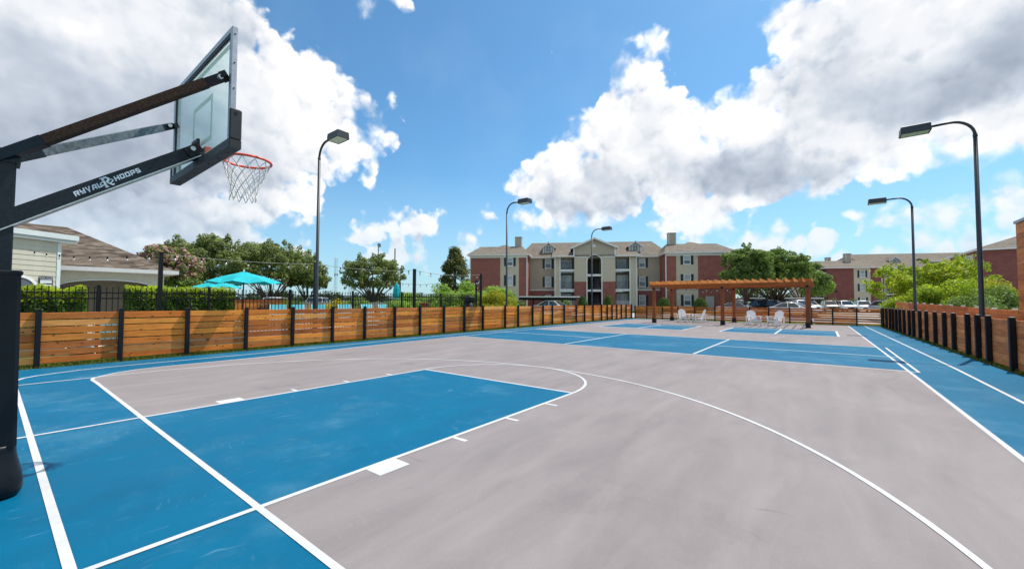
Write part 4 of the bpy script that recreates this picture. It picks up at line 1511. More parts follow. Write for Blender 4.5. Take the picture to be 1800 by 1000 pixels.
def roof_hip(name, b, x0, x1, yf, yb, ze, yr, zr, hl, hr, mt=ROOF, th=.16):
    """ridge along x; hip runs hl / hr at the ends (0 = gable end)"""
    v = [(x0, yf, ze), (x1, yf, ze), (x1, yb, ze), (x0, yb, ze), (x0 + hl, yr, zr), (x1 - hr, yr, zr)]
    vl = [(x, y, z - th) for x, y, z in v[:4]]
    fs = [(0, 1, 5, 4), (1, 2, 5), (2, 3, 4, 5), (3, 0, 4)]
    mb = MB().add(v, fs)
    o = mb.build(name, mt, b)
    fm = MB().add([v[0], v[1], v[2], v[3]] + vl, [(0, 4, 5, 1), (1, 5, 6, 2), (2, 6, 7, 3), (3, 7, 4, 0), (4, 7, 6, 5)])
    fm.v = [(x, y, z - .003) for x, y, z in fm.v]
    fm.build('fascia', TRIM, o, fix=True)
    return o


def chimney(b, x0, x1, y0, y1, z0, z1):
    c = MB().box(x0, x1, y0, y1, z0, z1).build('chimney', BEIGE2, b)
    MB().bbox(x0 - .06, x1 + .06, y0 - .06, y1 + .06, z1 + .002, z1 + .16, .02).build('chimney_cap', ALU, c)
    k = MB()
    for xx in (x0, x1):
        k.box(xx - .045, xx + .045, y0 - .02, y0 - .0015, z0, z1 - .002)
    k.build('corner_trim', TRIM, c)


def dormer(b, cx, y, z0, ze, zt, w=1.75):
    x0, x1 = cx - w / 2, cx + w / 2
    d = MB()
    d.add([(x0, y, z0), (x1, y, z0), (x1, y, ze), (cx, y, zt), (x0, y, ze), (x0, y + 5, z0), (x1, y + 5, z0), (x1, y + 5, ze), (cx, y + 5, zt), (x0, y + 5, ze)],
          [(0, 1, 2, 3, 4), (9, 8, 7, 6, 5), (1, 6, 7, 2), (0, 4, 9, 5)])
    o = d.build('dormer', BEIGE2, b)
    rf = MB()
    ov = .22
    for s in (-1, 1):
        xe = cx + s * (w / 2 + ov)
        ze2 = ze - (zt - ze) / (w / 2) * ov
        rf.add([(cx, y - ov, zt + .02), (xe, y - ov, ze2 + .02), (xe, y + 5, ze2 + .02), (cx, y + 5, zt + .02), (cx, y - ov, zt + .10), (xe, y - ov, ze2 + .10), (xe, y + 5, ze2 + .10), (cx, y + 5, zt + .10)],
               [(4, 5, 6, 7), (0, 3, 2, 1), (1, 2, 6, 5)])
    rf.build('dormer_roof', ROOF, o)
    tr = MB()
    for s in (-1, 1):
        xe = cx + s * (w / 2 + ov)
        ze2 = ze - (zt - ze) / (w / 2) * ov
        tr.bar((cx + s * .005, y - ov - .02, zt - .01), (xe, y - ov - .02, ze2 - .01), .03, .16, (0, 0, 1))
        xq = cx + s * (w / 2 - .06)
        tr.box(xq - .07, xq + .07, y - .03, y - .002, z0, ze - .03)
    tr.build('dormer_trim', TRIM, o)
    wn = MB()
    wn.box(cx - .45, cx - .36, y - .05, y - .003, z0 + .12, ze + .22).box(cx + .36, cx + .45, y - .05, y - .003, z0 + .12, ze + .22)
    wn.box(cx - .359, cx + .359, y - .05, y - .003, ze + .13, ze + .22).box(cx - .359, cx + .359, y - .05, y - .003, z0 + .12, z0 + .21)
    for k in (1, 2, 3):
        zz = z0 + .21 + (ze - z0 - .08) * k / 4
        wn.box(cx - .359, cx + .359, y - .04, y - .008, zz - .018, zz + .018)
    wn.box(cx - .018, cx + .018, y - .038, y - .009, z0 + .211, ze + .129)
    wo_ = wn.build('dormer_window', TRIM, o)
    MB().box(cx - .358, cx + .358, y - .006, y - .001, z0 + .211, ze + .129).build('pane', PANE_D, wo_)


def arch_pts(xc, w, zs, zt, n=16):
    return [(xc - w / 2 * math.cos(PI * i / n), zs + (zt - zs) * math.sin(PI * i / n)) for i in range(n + 1)]


G0 = .25
A = thing('apartment_building', 'three-storey brick and beige apartment building with arched centre entrance behind the pergola', 'apartment building', (-4.36, 60.95, 0), math.radians(30))
EV = 8.10
# left and right wings
for (xa, xb, segs) in ((-36.13, -27.8, ((-36.13, -31.76, 'b'), (-31.76, -29.03, 's'), (-29.03, -27.8, 'b'))), (-8.64, 0, ((-8.64, -7.35, 'b'), (-7.35, -4.5, 's'), (-4.5, 0, 'b')))):
    for (s0, s1, k) in segs:
        MB().box(s0, s1, (0 if k == 'b' else .03), 6, 0, EV).build('wall', BRICKM if k == 'b' else BEIGE, A)
    MB().box(xa + .002, xb - .002, 6.001, 14, 0, EV).build('wall', BRICKM, A)
    MB().box(xa - .01, xb + .01, -.012, -.002, EV - .32, EV - .02).build('frieze', TRIM, A)
# recessed middle
for (xa, xb) in ((-27.8, -23.96), (-12.22, -8.64)):
    MB().box(xa + .001, xb - .001, 4, 9, 0, 3.12).build('wall', BRICKM, A)
    MB().box(xa + .001, xb - .001, 3.98, 9, 3.30, EV).build('wall', BEIGE2, A)
    MB().box(xa + .001, xb - .001, 3.93, 8.9, 3.121, 3.299).build('belt_course', TRIM, A)
# pilasters
for (xa, xb) in ((-23.96, -23.13), (-13.25, -12.22)):
    MB().box(xa, xb, 2, 9, 0, EV).build('wall', BEIGE, A)
    tm = MB()
    for x in (xa - .02, xb - .12) if xa < -20 else (xa - .02, xb - .12):
        tm.box(x, x + .16, 1.95, 1.998, 0, EV - .01)
    tm.build('corner_trim', TRIM, A)
# balconies
for (xa, xb, sd) in ((-23.10, -21.12, 0), (-15.24, -13.28, 1)):
    balcony(A, xa, xb, 2, .55, 2.95, 'white', sd)
    balcony(A, xa, xb, 2, 3.30, 5.85, 'black', sd)
    balcony(A, xa, xb, 2, 6.17, 7.92, 'black', sd)
    MB().box(xa - .02, xb + .02, 2.0, 3.7, 7.921, EV).build('wall', BEIGE, A)
# entrance block with arch
for (xa, xb) in ((-21.10, -19.29), (-17.19, -15.26)):
    MB().box(xa, xb, 1.7, 8, 0, 4.37).build('wall', BRICKM, A)
    MB().box(xa, xb, 1.7, 8, 4.371, 7.85).build('wall', BEIGE, A)
    MB().box(xa - .03, xb + .0, 1.64, 1.698, 7.851, 8.05).build('belt_course', TRIM, A)
    MB().box(xa, xb, 1.70, 8, 7.8505, 8.0505).build('wall', BEIGE, A)
# gable wall over the arch, cut out round the opening
ap = arch_pts(-18.24, 2.10, 7.35, 8.22)
gw = MB()
top = [(-21.10, 9.36), (-18.24, 10.50), (-15.26, 9.36)]
def top_at(x):
    return 9.36 + (10.50 - 9.36) * (1 - abs(x + 18.24) / 2.9)
for i in range(len(ap) - 1):
    (xa, za), (xb, zb) = ap[i], ap[i + 1]
    gw.add([(xa, 1.7, za), (xb, 1.7, zb), (xb, 1.7, top_at(xb)), (xa, 1.7, top_at(xa)), (xa, 2.2, za), (xb, 2.2, zb)], [(0, 1, 2, 3), (0, 4, 5, 1)])
gw.add([(-21.10, 1.7, 8.0505), (-19.29, 1.7, 8.0505), (-19.29, 1.7, top_at(-19.29)), (-21.10, 1.7, top_at(-21.1))], [(0, 1, 2, 3)])
gw.add([(-17.19, 1.7, 8.0505), (-15.26, 1.7, 8.0505), (-15.26, 1.7, top_at(-15.26)), (-17.19, 1.7, top_at(-17.19))], [(0, 1, 2, 3)])
gw.add([(-21.10, 1.7, 8.05), (-21.10, 9, 8.05), (-21.10, 9, 9.3), (-21.10, 1.7, 9.3)], [(0, 1, 2, 3)])
gw.add([(-15.26, 1.7, 8.05), (-15.26, 9, 8.05), (-15.26, 9, 9.3), (-15.26, 1.7, 9.3)], [(0, 1, 2, 3)])
gw.build('gable_wall', BEIGE2, A)
at_ = MB()
ap2 = [(x, z) for x, z in arch_pts(-18.24, 2.28, 7.35, 8.33)]
api = [(x, z) for x, z in arch_pts(-18.24, 1.98, 7.35, 8.16)]
for i in range(len(ap2) - 1):
    a, b_, c, d = ap2[i], ap2[i + 1], api[i + 1], api[i]
    at_.add([(a[0], 1.60, a[1]), (b_[0], 1.60, b_[1]), (c[0], 1.60, c[1]), (d[0], 1.60, d[1]), (a[0], 1.75, a[1]), (b_[0], 1.75, b_[1]), (c[0], 1.75, c[1]), (d[0], 1.75, d[1])], [(0, 1, 2, 3), (0, 4, 5, 1), (2, 6, 7, 3)])
at_.box(-19.38, -19.23, 1.60, 1.80, G0, 7.349).box(-17.25, -17.10, 1.60, 1.80, G0, 7.349)
at_.build('arch_trim', TRIM, A, fix=True)
MB().box(-19.28, -17.20, 6.5, 6.6, 0, 8.2).build('stairwell_back', RECESS, A)
for z in (2.92, 5.15):
    MB().box(-19.22, -17.26, 1.75, 3.1, z, z + .30).build('landing', TRIM, A)
    rl = MB().box(-19.2, -17.28, 1.86, 1.9, z + 1.22, z + 1.26)
    for i in range(16):
        x = -19.18 + 1.88 * i / 15
        rl.box(x - .01, x + .01, 1.87, 1.89, z + .3, z + 1.219)
    rl.build('railing', BLACK, A)
for z in (.3, 2.92):
    st = MB()
    for k in range(10):
        st.box(-18.15, -17.3, 3.1 + k * .28, 3.38 + k * .28, z + .1 + k * .21, z + .28 + k * .21)
    st.build('staircase', CONC, A)
    MB().bar((-18.2, 3.1, z + .9), (-18.2, 5.9, z + 3.0), .05, .9).build('stair_rail', DARK, A)
# roofs
roof_hip('roof', A, -36.6, -27.45, -.5, 12.5, EV + .15, 4.9, 10.08, .9, 1.6)
roof_hip('roof', A, -9.0, .45, -.5, 12.5, EV + .15, 4.9, 10.08, 1.6, .9)
roof_hip('roof', A, -29.6, -6.9, 3.45, 17.5, EV + .10, 10.2, 11.32, 1.6, 1.6)
roof_hip('roof', A, -35.8, -28.6, 1.5, 12.5, 8.65, 7.2, 10.62, 3.4, 3.3)
roof_hip('roof', A, -7.1, .1, 1.5, 12.5, 8.65, 7.2, 10.66, 3.4, 3.3)
pr = MB().add([(-24.35, 1.45, 8.13), (-11.85, 1.45, 8.13), (-11.85, 6.6, 9.62), (-24.35, 6.6, 9.62)], [(0, 1, 2, 3)])
pr.add([(-24.35, 1.45, 8.129), (-24.35, 1.45, 8.0), (-24.35, 6.6, 9.5), (-24.35, 6.6, 9.619), (-11.85, 1.45, 8.129), (-11.85, 1.45, 8.0), (-11.85, 6.6, 9.5), (-11.85, 6.6, 9.619)], [(0, 1, 2, 3), (7, 6, 5, 4)])
prf = pr.build('roof', ROOF, A)
fa = MB()
for xa, xb in ((-24.35, -21.05), (-15.3, -11.85)):
    MB().box(xa, xb, 1.38, 1.449, 7.96, 8.14).build('fascia', TRIM, prf)
pass
gr = MB()
for s in (-1, 1):
    xe = -18.24 + s * 3.35
    ze = 10.62 - 3.35 * .415
    gr.add([(-18.24, 1.3, 10.62), (xe, 1.3, ze), (xe, 9.5, ze), (-18.24, 9.5, 10.62), (-18.24, 1.3, 10.74), (xe, 1.3, ze + .12), (xe, 9.5, ze + .12), (-18.24, 9.5, 10.74)], [(4, 5, 6, 7), (0, 3, 2, 1), (1, 2, 6, 5)])
gro = gr.build('gable_roof', ROOF, A)
gt = MB()
for s in (-1, 1):
    xe = -18.24 + s * 3.36
    gt.bar((-18.24 + s * .004, 1.27, 10.60), (xe, 1.27, 10.60 - 3.36 * .415), .05, .24)
    gt.box(-18.24 + s * 2.93 - .09, -18.24 + s * 2.93 + .09, 1.62, 1.695, 8.06, 9.40)
gt.build('rake_trim', TRIM, gro)
MB().lathe([(.20, 0), (.20, .05), (.14, .06)], 18).mesh('gable_vent', TRIM)
gv_ = MB().lathe([(.21, 0), (.21, .04), (.15, .05)], 18)
gv_.v = [(x - 18.24, 1.697 - z, y + 9.55) for x, y, z in gv_.v]
gv_.build('gable_vent', TRIM, A)
chimney(A, -30.15, -29.16, 4.4, 5.5, 9.3, 11.38)
chimney(A, -7.2, -6.2, 4.4, 5.5, 9.0, 11.6)
dormer(A, -25.0, 5.2, 8.98, 9.95, 10.62)
dormer(A, -11.9, 5.2, 8.98, 9.95, 10.62)
for cx in (-30.35, -5.93):
    for z0, z1 in ((6.58, 8.0), (3.72, 5.24), (.95, 2.42)):
        add_window(A, cx, z0, min(z1, 7.78), 0.028)
for cx in (-25.0, -11.15):
    for z0, z1 in ((6.52, 7.92), (3.70, 5.20), (.95, 2.45)):
        add_window(A, cx, z0, z1, 3.98 if z0 > 3 else 4.0)
for x, y in ((-27.87, -.06), (-8.72, -.06), (.06, -.06), (-36.2, -.06)):
    MB().box(x - .06, x + .06, y - .06, y + .05, G0, EV - .05).build('downspout', TRIM, A)
MB().box(-3.6, -2.55, -.12, -.005, G0, 2.25).build('utility_cabinet', plain('grey_cabinet', (.42, .42, .41), .5, .3), A)
lt = MB().box(-.75, -.35, -.22, -.005, 3.75, 3.98)
lt.build('wall_light', BLACK, A)
MB().box(-36.6, .6, -3.6, -.02, -.06, G0).build('planting_bed', GRASS, A)

# ---------------------------------------------------------------- second building, farther right
B = thing('apartment_building', 'farther brick and beige apartment building with two chimneys at right behind the parked cars', 'apartment building', (6.04, 106.82, 0), math.radians(26))
E2 = 8.55
for s0, s1, k in ((0, 4.75, 'b'), (4.75, 7.75, 's'), (7.75, 9.6, 'b')):
    MB().box(s0, s1, 0 if k == 'b' else .03, 8, 0, E2).build('wall', BRICKR if k == 'b' else BEIGE, B)
MB().box(-3.2, -.001, 1.0, 9, 0, 7.6).build('wall', BEIGE2, B)
for z in (.6, 3.3, 6.0):
    MB().box(-1.25, -.05, .9, .998, z + .15, z + 2.0).build('balcony_shade', DARK, B)  # dark panel on the solid wall, painting the shade of an opening
    MB().box(-1.4, -.02, .86, 1.0, z - .25, z + .10).build('balcony_slab', TRIM, B)
MB().box(9.601, 34, 3.6, 12, 0, E2).build('wall', BEIGE, B)
for i in range(4):
    xq = 11.6 + i * 4.6
    for z in (.6, 3.3, 6.0):
        balcony(B, xq, xq + 2.4, 1.8, z, z + 2.35, 'black', i)
    MB().box(xq - .55, xq - .1, 1.7, 3.598, 0, E2 - .2).build('wall', BEIGE2, B)
    for z0, z1 in ((6.55, 8.0), (3.75, 5.25)):
        add_window(B, xq + 3.45, z0, z1, 3.598)
for z0, z1 in ((6.62, 8.05), (3.80, 5.28), (1.0, 2.5)):
    add_window(B, 6.3, z0, z1, .028, 1.0)
roof_hip('roof', B, -.6, 10.1, -.55, 14, E2 + .15, 6.5, 10.7, 1.5, 1.5)
roof_hip('roof', B, -3.8, 6, .4, 14, 7.75, 6.5, 10.55, 2.5, .5)
roof_hip('roof', B, 7.0, 36, 1.2, 22, E2 + .10, 11.2, 12.55, 3.0, 2)
chimney(B, 5.9, 6.9, 4.6, 5.7, 9.6, 12.0)
chimney(B, 4.3, 5.0, 8.6, 9.7, 9.6, 11.6)
dormer(B, 15.2, 5.0, 9.45, 10.5, 11.2, 1.95)
MB().box(20.2, 23.4, 2.6, 9, 8.2, 10.0).build('dormer_wall', BEIGE2, B)
roof_hip('roof', B, 19.7, 24.0, 2.0, 9.5, 10.0, 5.5, 10.9, .2, 1.2)
MB().box(9.62, 9.76, -.1, .03, 0, E2).build('downspout', TRIM, B)
MB().box(1.15, 1.75, -.04, -.004, 3.6, 3.95).build('building_plaque', SIGNM, B)
MB().box(1.3, 1.5, -.14, -.004, 5.0, 5.16).build('wall_light', TRIM, B)

C = thing('brick_building', 'dark red brick building end with grey roof just left of the tall cedar wall', 'apartment building', (21.3, 78.8, 0), math.radians(2))
E3 = 8.3
MB().box(0, 14, 0, 3.6, 0, E3).build('wall', BRICKR, C)
MB().box(.001, 14, 3.601, 12, 0, E3 - .001).build('wall', BRICKR, C)
MB().box(-.03, 0, 1.6, 5.2, 0, E3 - .3).build('siding_panel', BEIGE, C)
wf = MB().box(-.09, -.031, 2.2, 2.45, 6.3, 7.8).box(-.09, -.031, 4.25, 4.5, 6.3, 7.8).box(-.088, -.031, 2.451, 4.249, 7.7, 7.799).box(-.088, -.031, 2.451, 4.249, 6.301, 6.4).box(-.085, -.031, 2.451, 4.249, 7.0, 7.07)
wfo = wf.build('window', TRIM, C)
MB().box(-.05, -.04, 2.452, 4.248, 6.4, 7.7).build('pane', PANE_D, wfo)
roof_hip('roof', C, -.5, 14.5, -.5, 12.5, E3 + .15, 6, 10.7, 6.0, 3)
MB().box(-.07, .05, -.07, .05, 0, E3).build('downspout', TRIM, C)

# ================================================================ clubhouse at the left
K = thing('clubhouse', 'greige lap-sided clubhouse with brown shingle roof behind the hedge at the left', 'clubhouse', (0, 0, 0))
# frame of the gabled wing: origin at its right-hand corner, x runs along the wall to the left
kx, ky = Vector((.53, -.85, 0)).normalized(), None
kang = math.atan2(kx.y, kx.x)
def kmat(o, loc, ang):
    o.location = loc
    o.rotation_euler = (0, 0, ang)
    return o
LWALL = 7.0
# local x along wall (towards the camera's left), local -y... outward is +y rotated: choose frame so that outward = local -y
# wall direction reversed so that outward faces the court
kang2 = math.atan2(-kx.y, -kx.x)                    # runs from far left end to the corner
corner = Vector((-24.2, 2.01, 0))
start = corner + kx * LWALL
# outward normal must have positive x
nrm = Vector((math.sin(kang2), -math.cos(kang2), 0))
sgn = 1 if nrm.x > 0 else -1
kmat(MB().box(0, LWALL, sgn * .02, sgn * 6, 0, 4.25).build('wall', SIDING, K, fix=True), start, kang2)
npl = 17
zp0, pitch = .30, (4.22 - .30) / npl
pm = MB().loft([[(x, 0, 0), (x, -sgn * .022, 0), (x, -sgn * .006, pitch + .015), (x, 0, pitch + .015)] for x in (0, LWALL - .1)])
pme = pm.mesh('lap_board', SIDING)
fixn(pme)
for k in range(npl):
    o = inst('lap_board', pme, K)
    kmat(o, start + Vector((0, 0, zp0 + pitch * k)) - Vector((math.sin(kang2), -math.cos(kang2), 0)) * (-.004 * sgn) * 0, kang2)
    o.location.x += nrm.x * sgn * .001
    o.location.y += nrm.y * sgn * .001
kmat(MB().box(LWALL - .098, LWALL + .05, -sgn * .04, sgn * .10, 0, 4.25).build('corner_trim', PALETRIM, K, fix=True), start, kang2)
# eaves and roof of the wing
rf = MB()
ov, ovx = .20, .55
e0 = [(-1, -sgn * ov, 4.62), (LWALL + ovx, -sgn * ov, 4.62), (LWALL + ovx, sgn * 6.5, 4.62), (LWALL - 3.2, sgn * 3.0, 6.1), (-1, sgn * 3.0, 6.1), (-1, sgn * 6.5, 4.62)]
rf.add(e0, [(0, 1, 3, 4), (1, 2, 3), (2, 5, 4, 3)])
kmat(rf.build('roof', ROOF2, K, fix=True), start, kang2)
so_ = MB().box(-1, LWALL + ovx, -sgn * ov, sgn * 6.5, 4.255, 4.30).build('soffit', TRIM, K, fix=True)
kmat(so_, start, kang2)
fb = MB().box(-1, LWALL + ovx + .02, -sgn * (ov + .10), -sgn * (ov + .001), 4.40, 4.635).box(-1, LWALL + ovx, -sgn * (ov - .02), -sgn * (ov - .05), 4.301, 4.40)
fb.box(LWALL + ovx + .001, LWALL + ovx + .03, -sgn * ov, sgn * 6.5, 4.30, 4.61)
kmat(fb.build('gutter', PALETRIM, K, fix=True), start, kang2)
# arched window (measured back from the corner)
aw = MB()
axc, aww = LWALL - 1.55, 1.5
o_ = arch_pts(axc, aww, 2.05, 2.62)
i_ = arch_pts(axc, aww - .24, 2.05, 2.50)
for i in range(len(o_) - 1):
    a, b_, c, d = o_[i], o_[i + 1], i_[i + 1], i_[i]
    aw.add([(q[0], yy, q[1]) for yy in (-sgn * .06, -sgn * .001) for q in (a, b_, c, d)], [(0, 1, 2, 3), (0, 4, 5, 1), (2, 6, 7, 3)])
aw.box(axc - aww / 2, axc - aww / 2 + .12, -sgn * .06, -sgn * .001, .6, 2.049).box(axc + aww / 2 - .12, axc + aww / 2, -sgn * .06, -sgn * .001, .6, 2.049)
awo = kmat(aw.build('arched_window', TRIM, K, fix=True), start, kang2)
gl = MB()
gp = [(axc - aww / 2 + .121, .6)] + i_[1:-1] + [(axc + aww / 2 - .121, .6)]
gl.add([(x, -sgn * .030, z) for x, z in gp], [tuple(range(len(gp)))])
go = gl.build('pane', PANE_D, awo)
# sign with pool rules
sg = thing('pool_sign', 'small black POOL RULES sign with white writing on the clubhouse siding', 'sign', start, kang2)
sx = LWALL - .50
MB().box(sx - .26, sx + .26, -sgn * .05, -sgn * .03, 1.95, 2.56).build('panel', SIGNM, sg, fix=True)
rotx = Matrix.Rotation(PI / 2, 4, 'X')
def smat(x, z):
    return Matrix.Translation((x, -sgn * .052, z)) @ rotx
face_text('POOL RULES', .088, 'lettering', DECAL, sg, smat(sx, 2.49))
MB().box(sx - .22, sx + .22, -sgn * .053, -sgn * .0505, 2.405, 2.425).build('rule_line', DECAL, sg, fix=True)
wb = MB().box(sx - .22, sx + .22, -sgn * .053, -sgn * .0505, 2.26, 2.385).box(sx - .22, sx - .1, -sgn * .053, -sgn * .0505, 1.99, 2.259).box(sx - .0999, sx + .22, -sgn * .053, -sgn * .0505, 2.13, 2.20)
wb.build('text_block', PALETRIM, sg, fix=True)

# main block with the long eave and arched porch
XF = -25.8
kb = MB()
hdr = arch_pts(4.05, 3.8, 2.15, 2.56, 20)
for i in range(len(hdr) - 1):
    (ya, za), (yb, zb) = hdr[i], hdr[i + 1]
    kb.add([(-26.15, ya, za), (-26.15, yb, zb), (-26.15, yb, 3.0), (-26.15, ya, 3.0), (-26.45, ya, za), (-26.45, yb, zb)], [(0, 1, 2, 3), (0, 4, 5, 1)])
kb.box(-26.45, -26.15, 5.951, 6.35, 0, 3.0).box(-26.45, -26.15, 1.2, 2.149, 0, 3.0)
kb.build('porch_front', SIDING, K, fix=True)
tr = MB()
h2 = arch_pts(4.05, 3.9, 2.15, 2.62, 20)
for i in range(len(hdr) - 1):
    a, b_, c, d = h2[i], h2[i + 1], hdr[i + 1], hdr[i]
    tr.add([(xx, q[0], q[1]) for xx in (-26.10, -26.149) for q in (a, b_, c, d)], [(0, 1, 2, 3), (0, 4, 5, 1), (2, 6, 7, 3)])
tr.build('arch_trim', PALETRIM, K, fix=True)
MB().box(-34, -29.0, .5, 6.3, 0, 3.0).build('wall', BEIGE2, K)
MB().box(-29.0, -26.451, 6.1, 6.3, 0, 3.0).build('wall', BEIGE2, K)
rf = MB()
rf.add([(XF - .02, 0.8, 3.22), (XF - .02, 6.85, 3.22), (-35.5, 6.85, 3.22), (-35.5, -3, 3.22), (-30.5, 2.7, 5.80), (-30.5, -3, 5.80), (XF - .02, -3, 3.22)], [(6, 0, 4, 5), (0, 1, 4), (1, 2, 4), (2, 3, 5, 4)])
rf.build('roof', ROOF2, K, fix=True)
MB().box(-35.5, XF - .03, -3, 6.8, 3.001, 3.05).build('soffit', TRIM, K)
MB().box(XF - .015, XF + .09, .9, 6.95, 3.02, 3.23).box(-35.5, XF - .02, 6.86, 6.95, 3.02, 3.23).build('gutter', TRIM, K)

# ================================================================ pool-side things
def umbrella_open(label, loc, rad, hz, apex):
    t = thing('umbrella', label, 'umbrella', loc, .2, 'turquoise pool umbrellas')
    n = 8
    mb = MB()
    ring = [(rad * math.cos(2 * PI * i / n), rad * math.sin(2 * PI * i / n), hz) for i in range(n)]
    mids = []
    for i in range(n):
        a, b = Vector(ring[i]), Vector(ring[(i + 1) % n])
        mids.append(tuple(a.lerp(b, .5) * .97 + Vector((0, 0, -.03 + .0))))
    r2 = [(.55 * rad * math.cos(2 * PI * i / n), .55 * rad * math.sin(2 * PI * i / n), hz + (apex - hz) * .52) for i in range(n)]
    r3 = [(.16 * rad * math.cos(2 * PI * i / n), .16 * rad * math.sin(2 * PI * i / n), hz + (apex - hz) * .86) for i in range(n)]
    vs = ring + mids + r2 + r3
    fs = []
    for i in range(n):
        j = (i + 1) % n
        fs += [(i, n + i, 2 * n + i), (n + i, j, 2 * n + j), (n + i, 2 * n + j, 2 * n + i), (2 * n + i, 2 * n + j, 3 * n + j, 3 * n + i)]
    mb.add(vs, fs)
    mb.build('canopy', TEAL, t)
    tp = MB().lathe([(.22 * rad, hz + (apex - hz) * .80), (.10 * rad, hz + (apex - hz) * .95), (.01, apex)], 8)
    tp.build('top_vent', TEAL, t)
    rb = MB()
    for i in range(n):
        rb.bar((0, 0, apex - .10), (ring[i][0] * .98, ring[i][1] * .98, hz - .02), .018, .018)
    rb.build('rib', BLACK, t)
    MB().tube([(0, 0, 0), (0, 0, apex - .03)], .024, 10).build('pole', BLACK, t)
    MB().lathe([(.24, 0), (.24, .05), (.06, .09), (.05, .30)], 16).build('base', BLACK, t)
    MB().lathe([(.028, apex), (.035, apex + .04), (.008, apex + .11)], 8).build('finial', TRIM, t)
    return t


umbrella_open('open turquoise umbrella rising above the trimmed hedge', (-14.36, 6.55, .27), 1.42, 1.98, 2.42)
umbrella_open('second turquoise umbrella mostly hidden behind the left edge of the open one', (-18.3, 6.75, .27), 1.05, 1.85, 2.14)
cu = thing('umbrella', 'closed turquoise umbrella wrapped on its pole by the round grey-green tree', 'umbrella', (-15.92, 15.44, .27), 0, 'turquoise pool umbrellas')
cm = MB()
rings = []
for z, q in ((1.05, .10), (1.25, .19), (1.6, .20), (1.95, .17), (2.2, .10), (2.32, .03)):
    rings.append([((q * (1 + .22 * (k % 2))) * math.cos(2 * PI * k / 16), (q * (1 + .22 * (k % 2))) * math.sin(2 * PI * k / 16), z) for k in range(16)])
cm.loft(rings).build('canopy', TEAL, cu)
MB().tube([(0, 0, 0), (0, 0, 2.42)], .022, 8).build('pole', TRIM, cu)
MB().lathe([(.24, 0), (.24, .05), (.06, .09), (.05, .3)], 16).build('base', BLACK, cu)

def lounger():
    t = thing('pool_chair', 'x', 'chair', (0, 0, 0), 0, 'turquoise pool chairs beyond the fence')
    MB().bar((0, .0, .42), (0, .34, 1.06), .54, .02, (0, -1, .4)).build('back_sling', TEALSLING, t)
    MB().bar((0, -.9, .38), (0, .0, .40), .54, .02).build('seat_sling', TEALSLING, t)
    for s in (-1, 1):
        MB().tube([(s * .29, -.95, .36), (s * .29, .0, .38), (s * .29, .35, 1.07)], .018, 8).build('side_frame', TRIM, t)
        MB().tube([(s * .29, -.8, .38), (s * .29, -.82, 0)], .018, 8).build('leg', TRIM, t)
        MB().tube([(s * .29, .1, .42), (s * .29, .25, 0)], .018, 8).build('leg', TRIM, t)
        MB().bar((s * .30, -.45, .60), (s * .30, .12, .62), .06, .03).build('armrest', TRIM, t)
    return t


lg = lounger()
lab = ['first', 'second', 'third', 'fourth', 'fifth', 'sixth', 'seventh']
for i, (y, rz) in enumerate(((7.38, 1.2), (8.14, 1.2), (9.08, 1.1), (10.4, 1.25), (11.68, 1.5), (12.68, 1.7), (13.77, 1.6))):
    o = lg if i == 0 else copy_tree(lg)
    o.location = (-13, y, .24)
    o.rotation_euler = (0, 0, rz)
    o['label'] = '%s from the left of the turquoise pool chairs whose backs show over the orange fence' % lab[i]
o = copy_tree(lg)
o.location, o.rotation_euler = (-11.7, 2.1, -.18), (0, 0, .9)
o['label'] = 'turquoise pool chair in front of the yellow-topped hedge at the far left'

# bin, box, planter wall
bn = thing('trash_bin', 'tall black trash bin beside the corner post of the pool fence', 'trash bin', (-11.35, 17.15, .2))
MB().lathe([(.24, 0), (.27, .1), (.28, 1.25)], 20).build('body', BLACK, bn, True)
MB().lathe([(.31, 1.251), (.31, 1.31), (.27, 1.50), (.16, 1.58)], 20).build('lid', BLACK, bn)
bx = thing('planter_box', 'small reddish wooden box on the pool deck left of the reeds', 'planter', (-12.2, 14.35, .25))
MB().bbox(-.26, .26, -.26, .26, 0, 1.10, .015).build('body', POSTWOOD, bx)
MB().bbox(-.29, .29, -.29, .29, 1.101, 1.14, .01).build('rim', POSTWOOD, bx)
ow = thing('retaining_wall', 'low orange timber wall with stacked boards behind the black pool fence', 'wall', (-22.4, 9.3, .27), math.radians(47))
for k in range(6):
    me = board_mesh(5.5, .205, .05, CEDAR)
    inst('board', me, ow, (0, 0, .105 + .21 * k))
pw = thing('pool_wall', 'pale stone-capped low wall on the far side of the pool', 'wall', (-24, 15.5, 0), math.radians(60))
MB().box(-4.5, 4.5, -.15, .15, 0, 1.28).build('wall', BEIGE2, pw)
MB().bbox(-4.55, 4.55, -.22, .22, 1.281, 1.36, .02).build('cap', CONC, pw)

# ================================================================ carports and cars
def carport(label, loc, rz, L, Wd, h):
    t = thing('carport', label, 'carport', loc, rz, 'flat carports in the parking lot')
    MB().box(-L / 2, L / 2, -Wd / 2, Wd / 2, h - .10, h).build('roof_deck', TRIM, t)
    MB().box(-L / 2 - .02, L / 2 + .02, -Wd / 2 - .03, -Wd / 2 - .001, h - .22, h - .07).box(-L / 2 - .02, L / 2 + .02, Wd / 2 + .001, Wd / 2 + .03, h - .22, h - .07).build('edge_beam', BLACK, t)
    MB().box(-L / 2 - .03, L / 2 + .03, -Wd / 2 - .04, -Wd / 2 - .001, h - .0695, h + .05).build('roof_edge', TRIM, t)
    MB().box(-L / 2, L / 2, -.12, .12, h - .36, h - .101).build('centre_beam', BLACK, t)
    pmh = MB().box(-.08, .08, -.08, .08, 0, h - .361).mesh('post', BLACK)
    n = max(2, int(L / 5))
    for i in range(n):
        inst('post', pmh, t, (-L / 2 + L * (i + .5) / n, 0, 0))
    return t


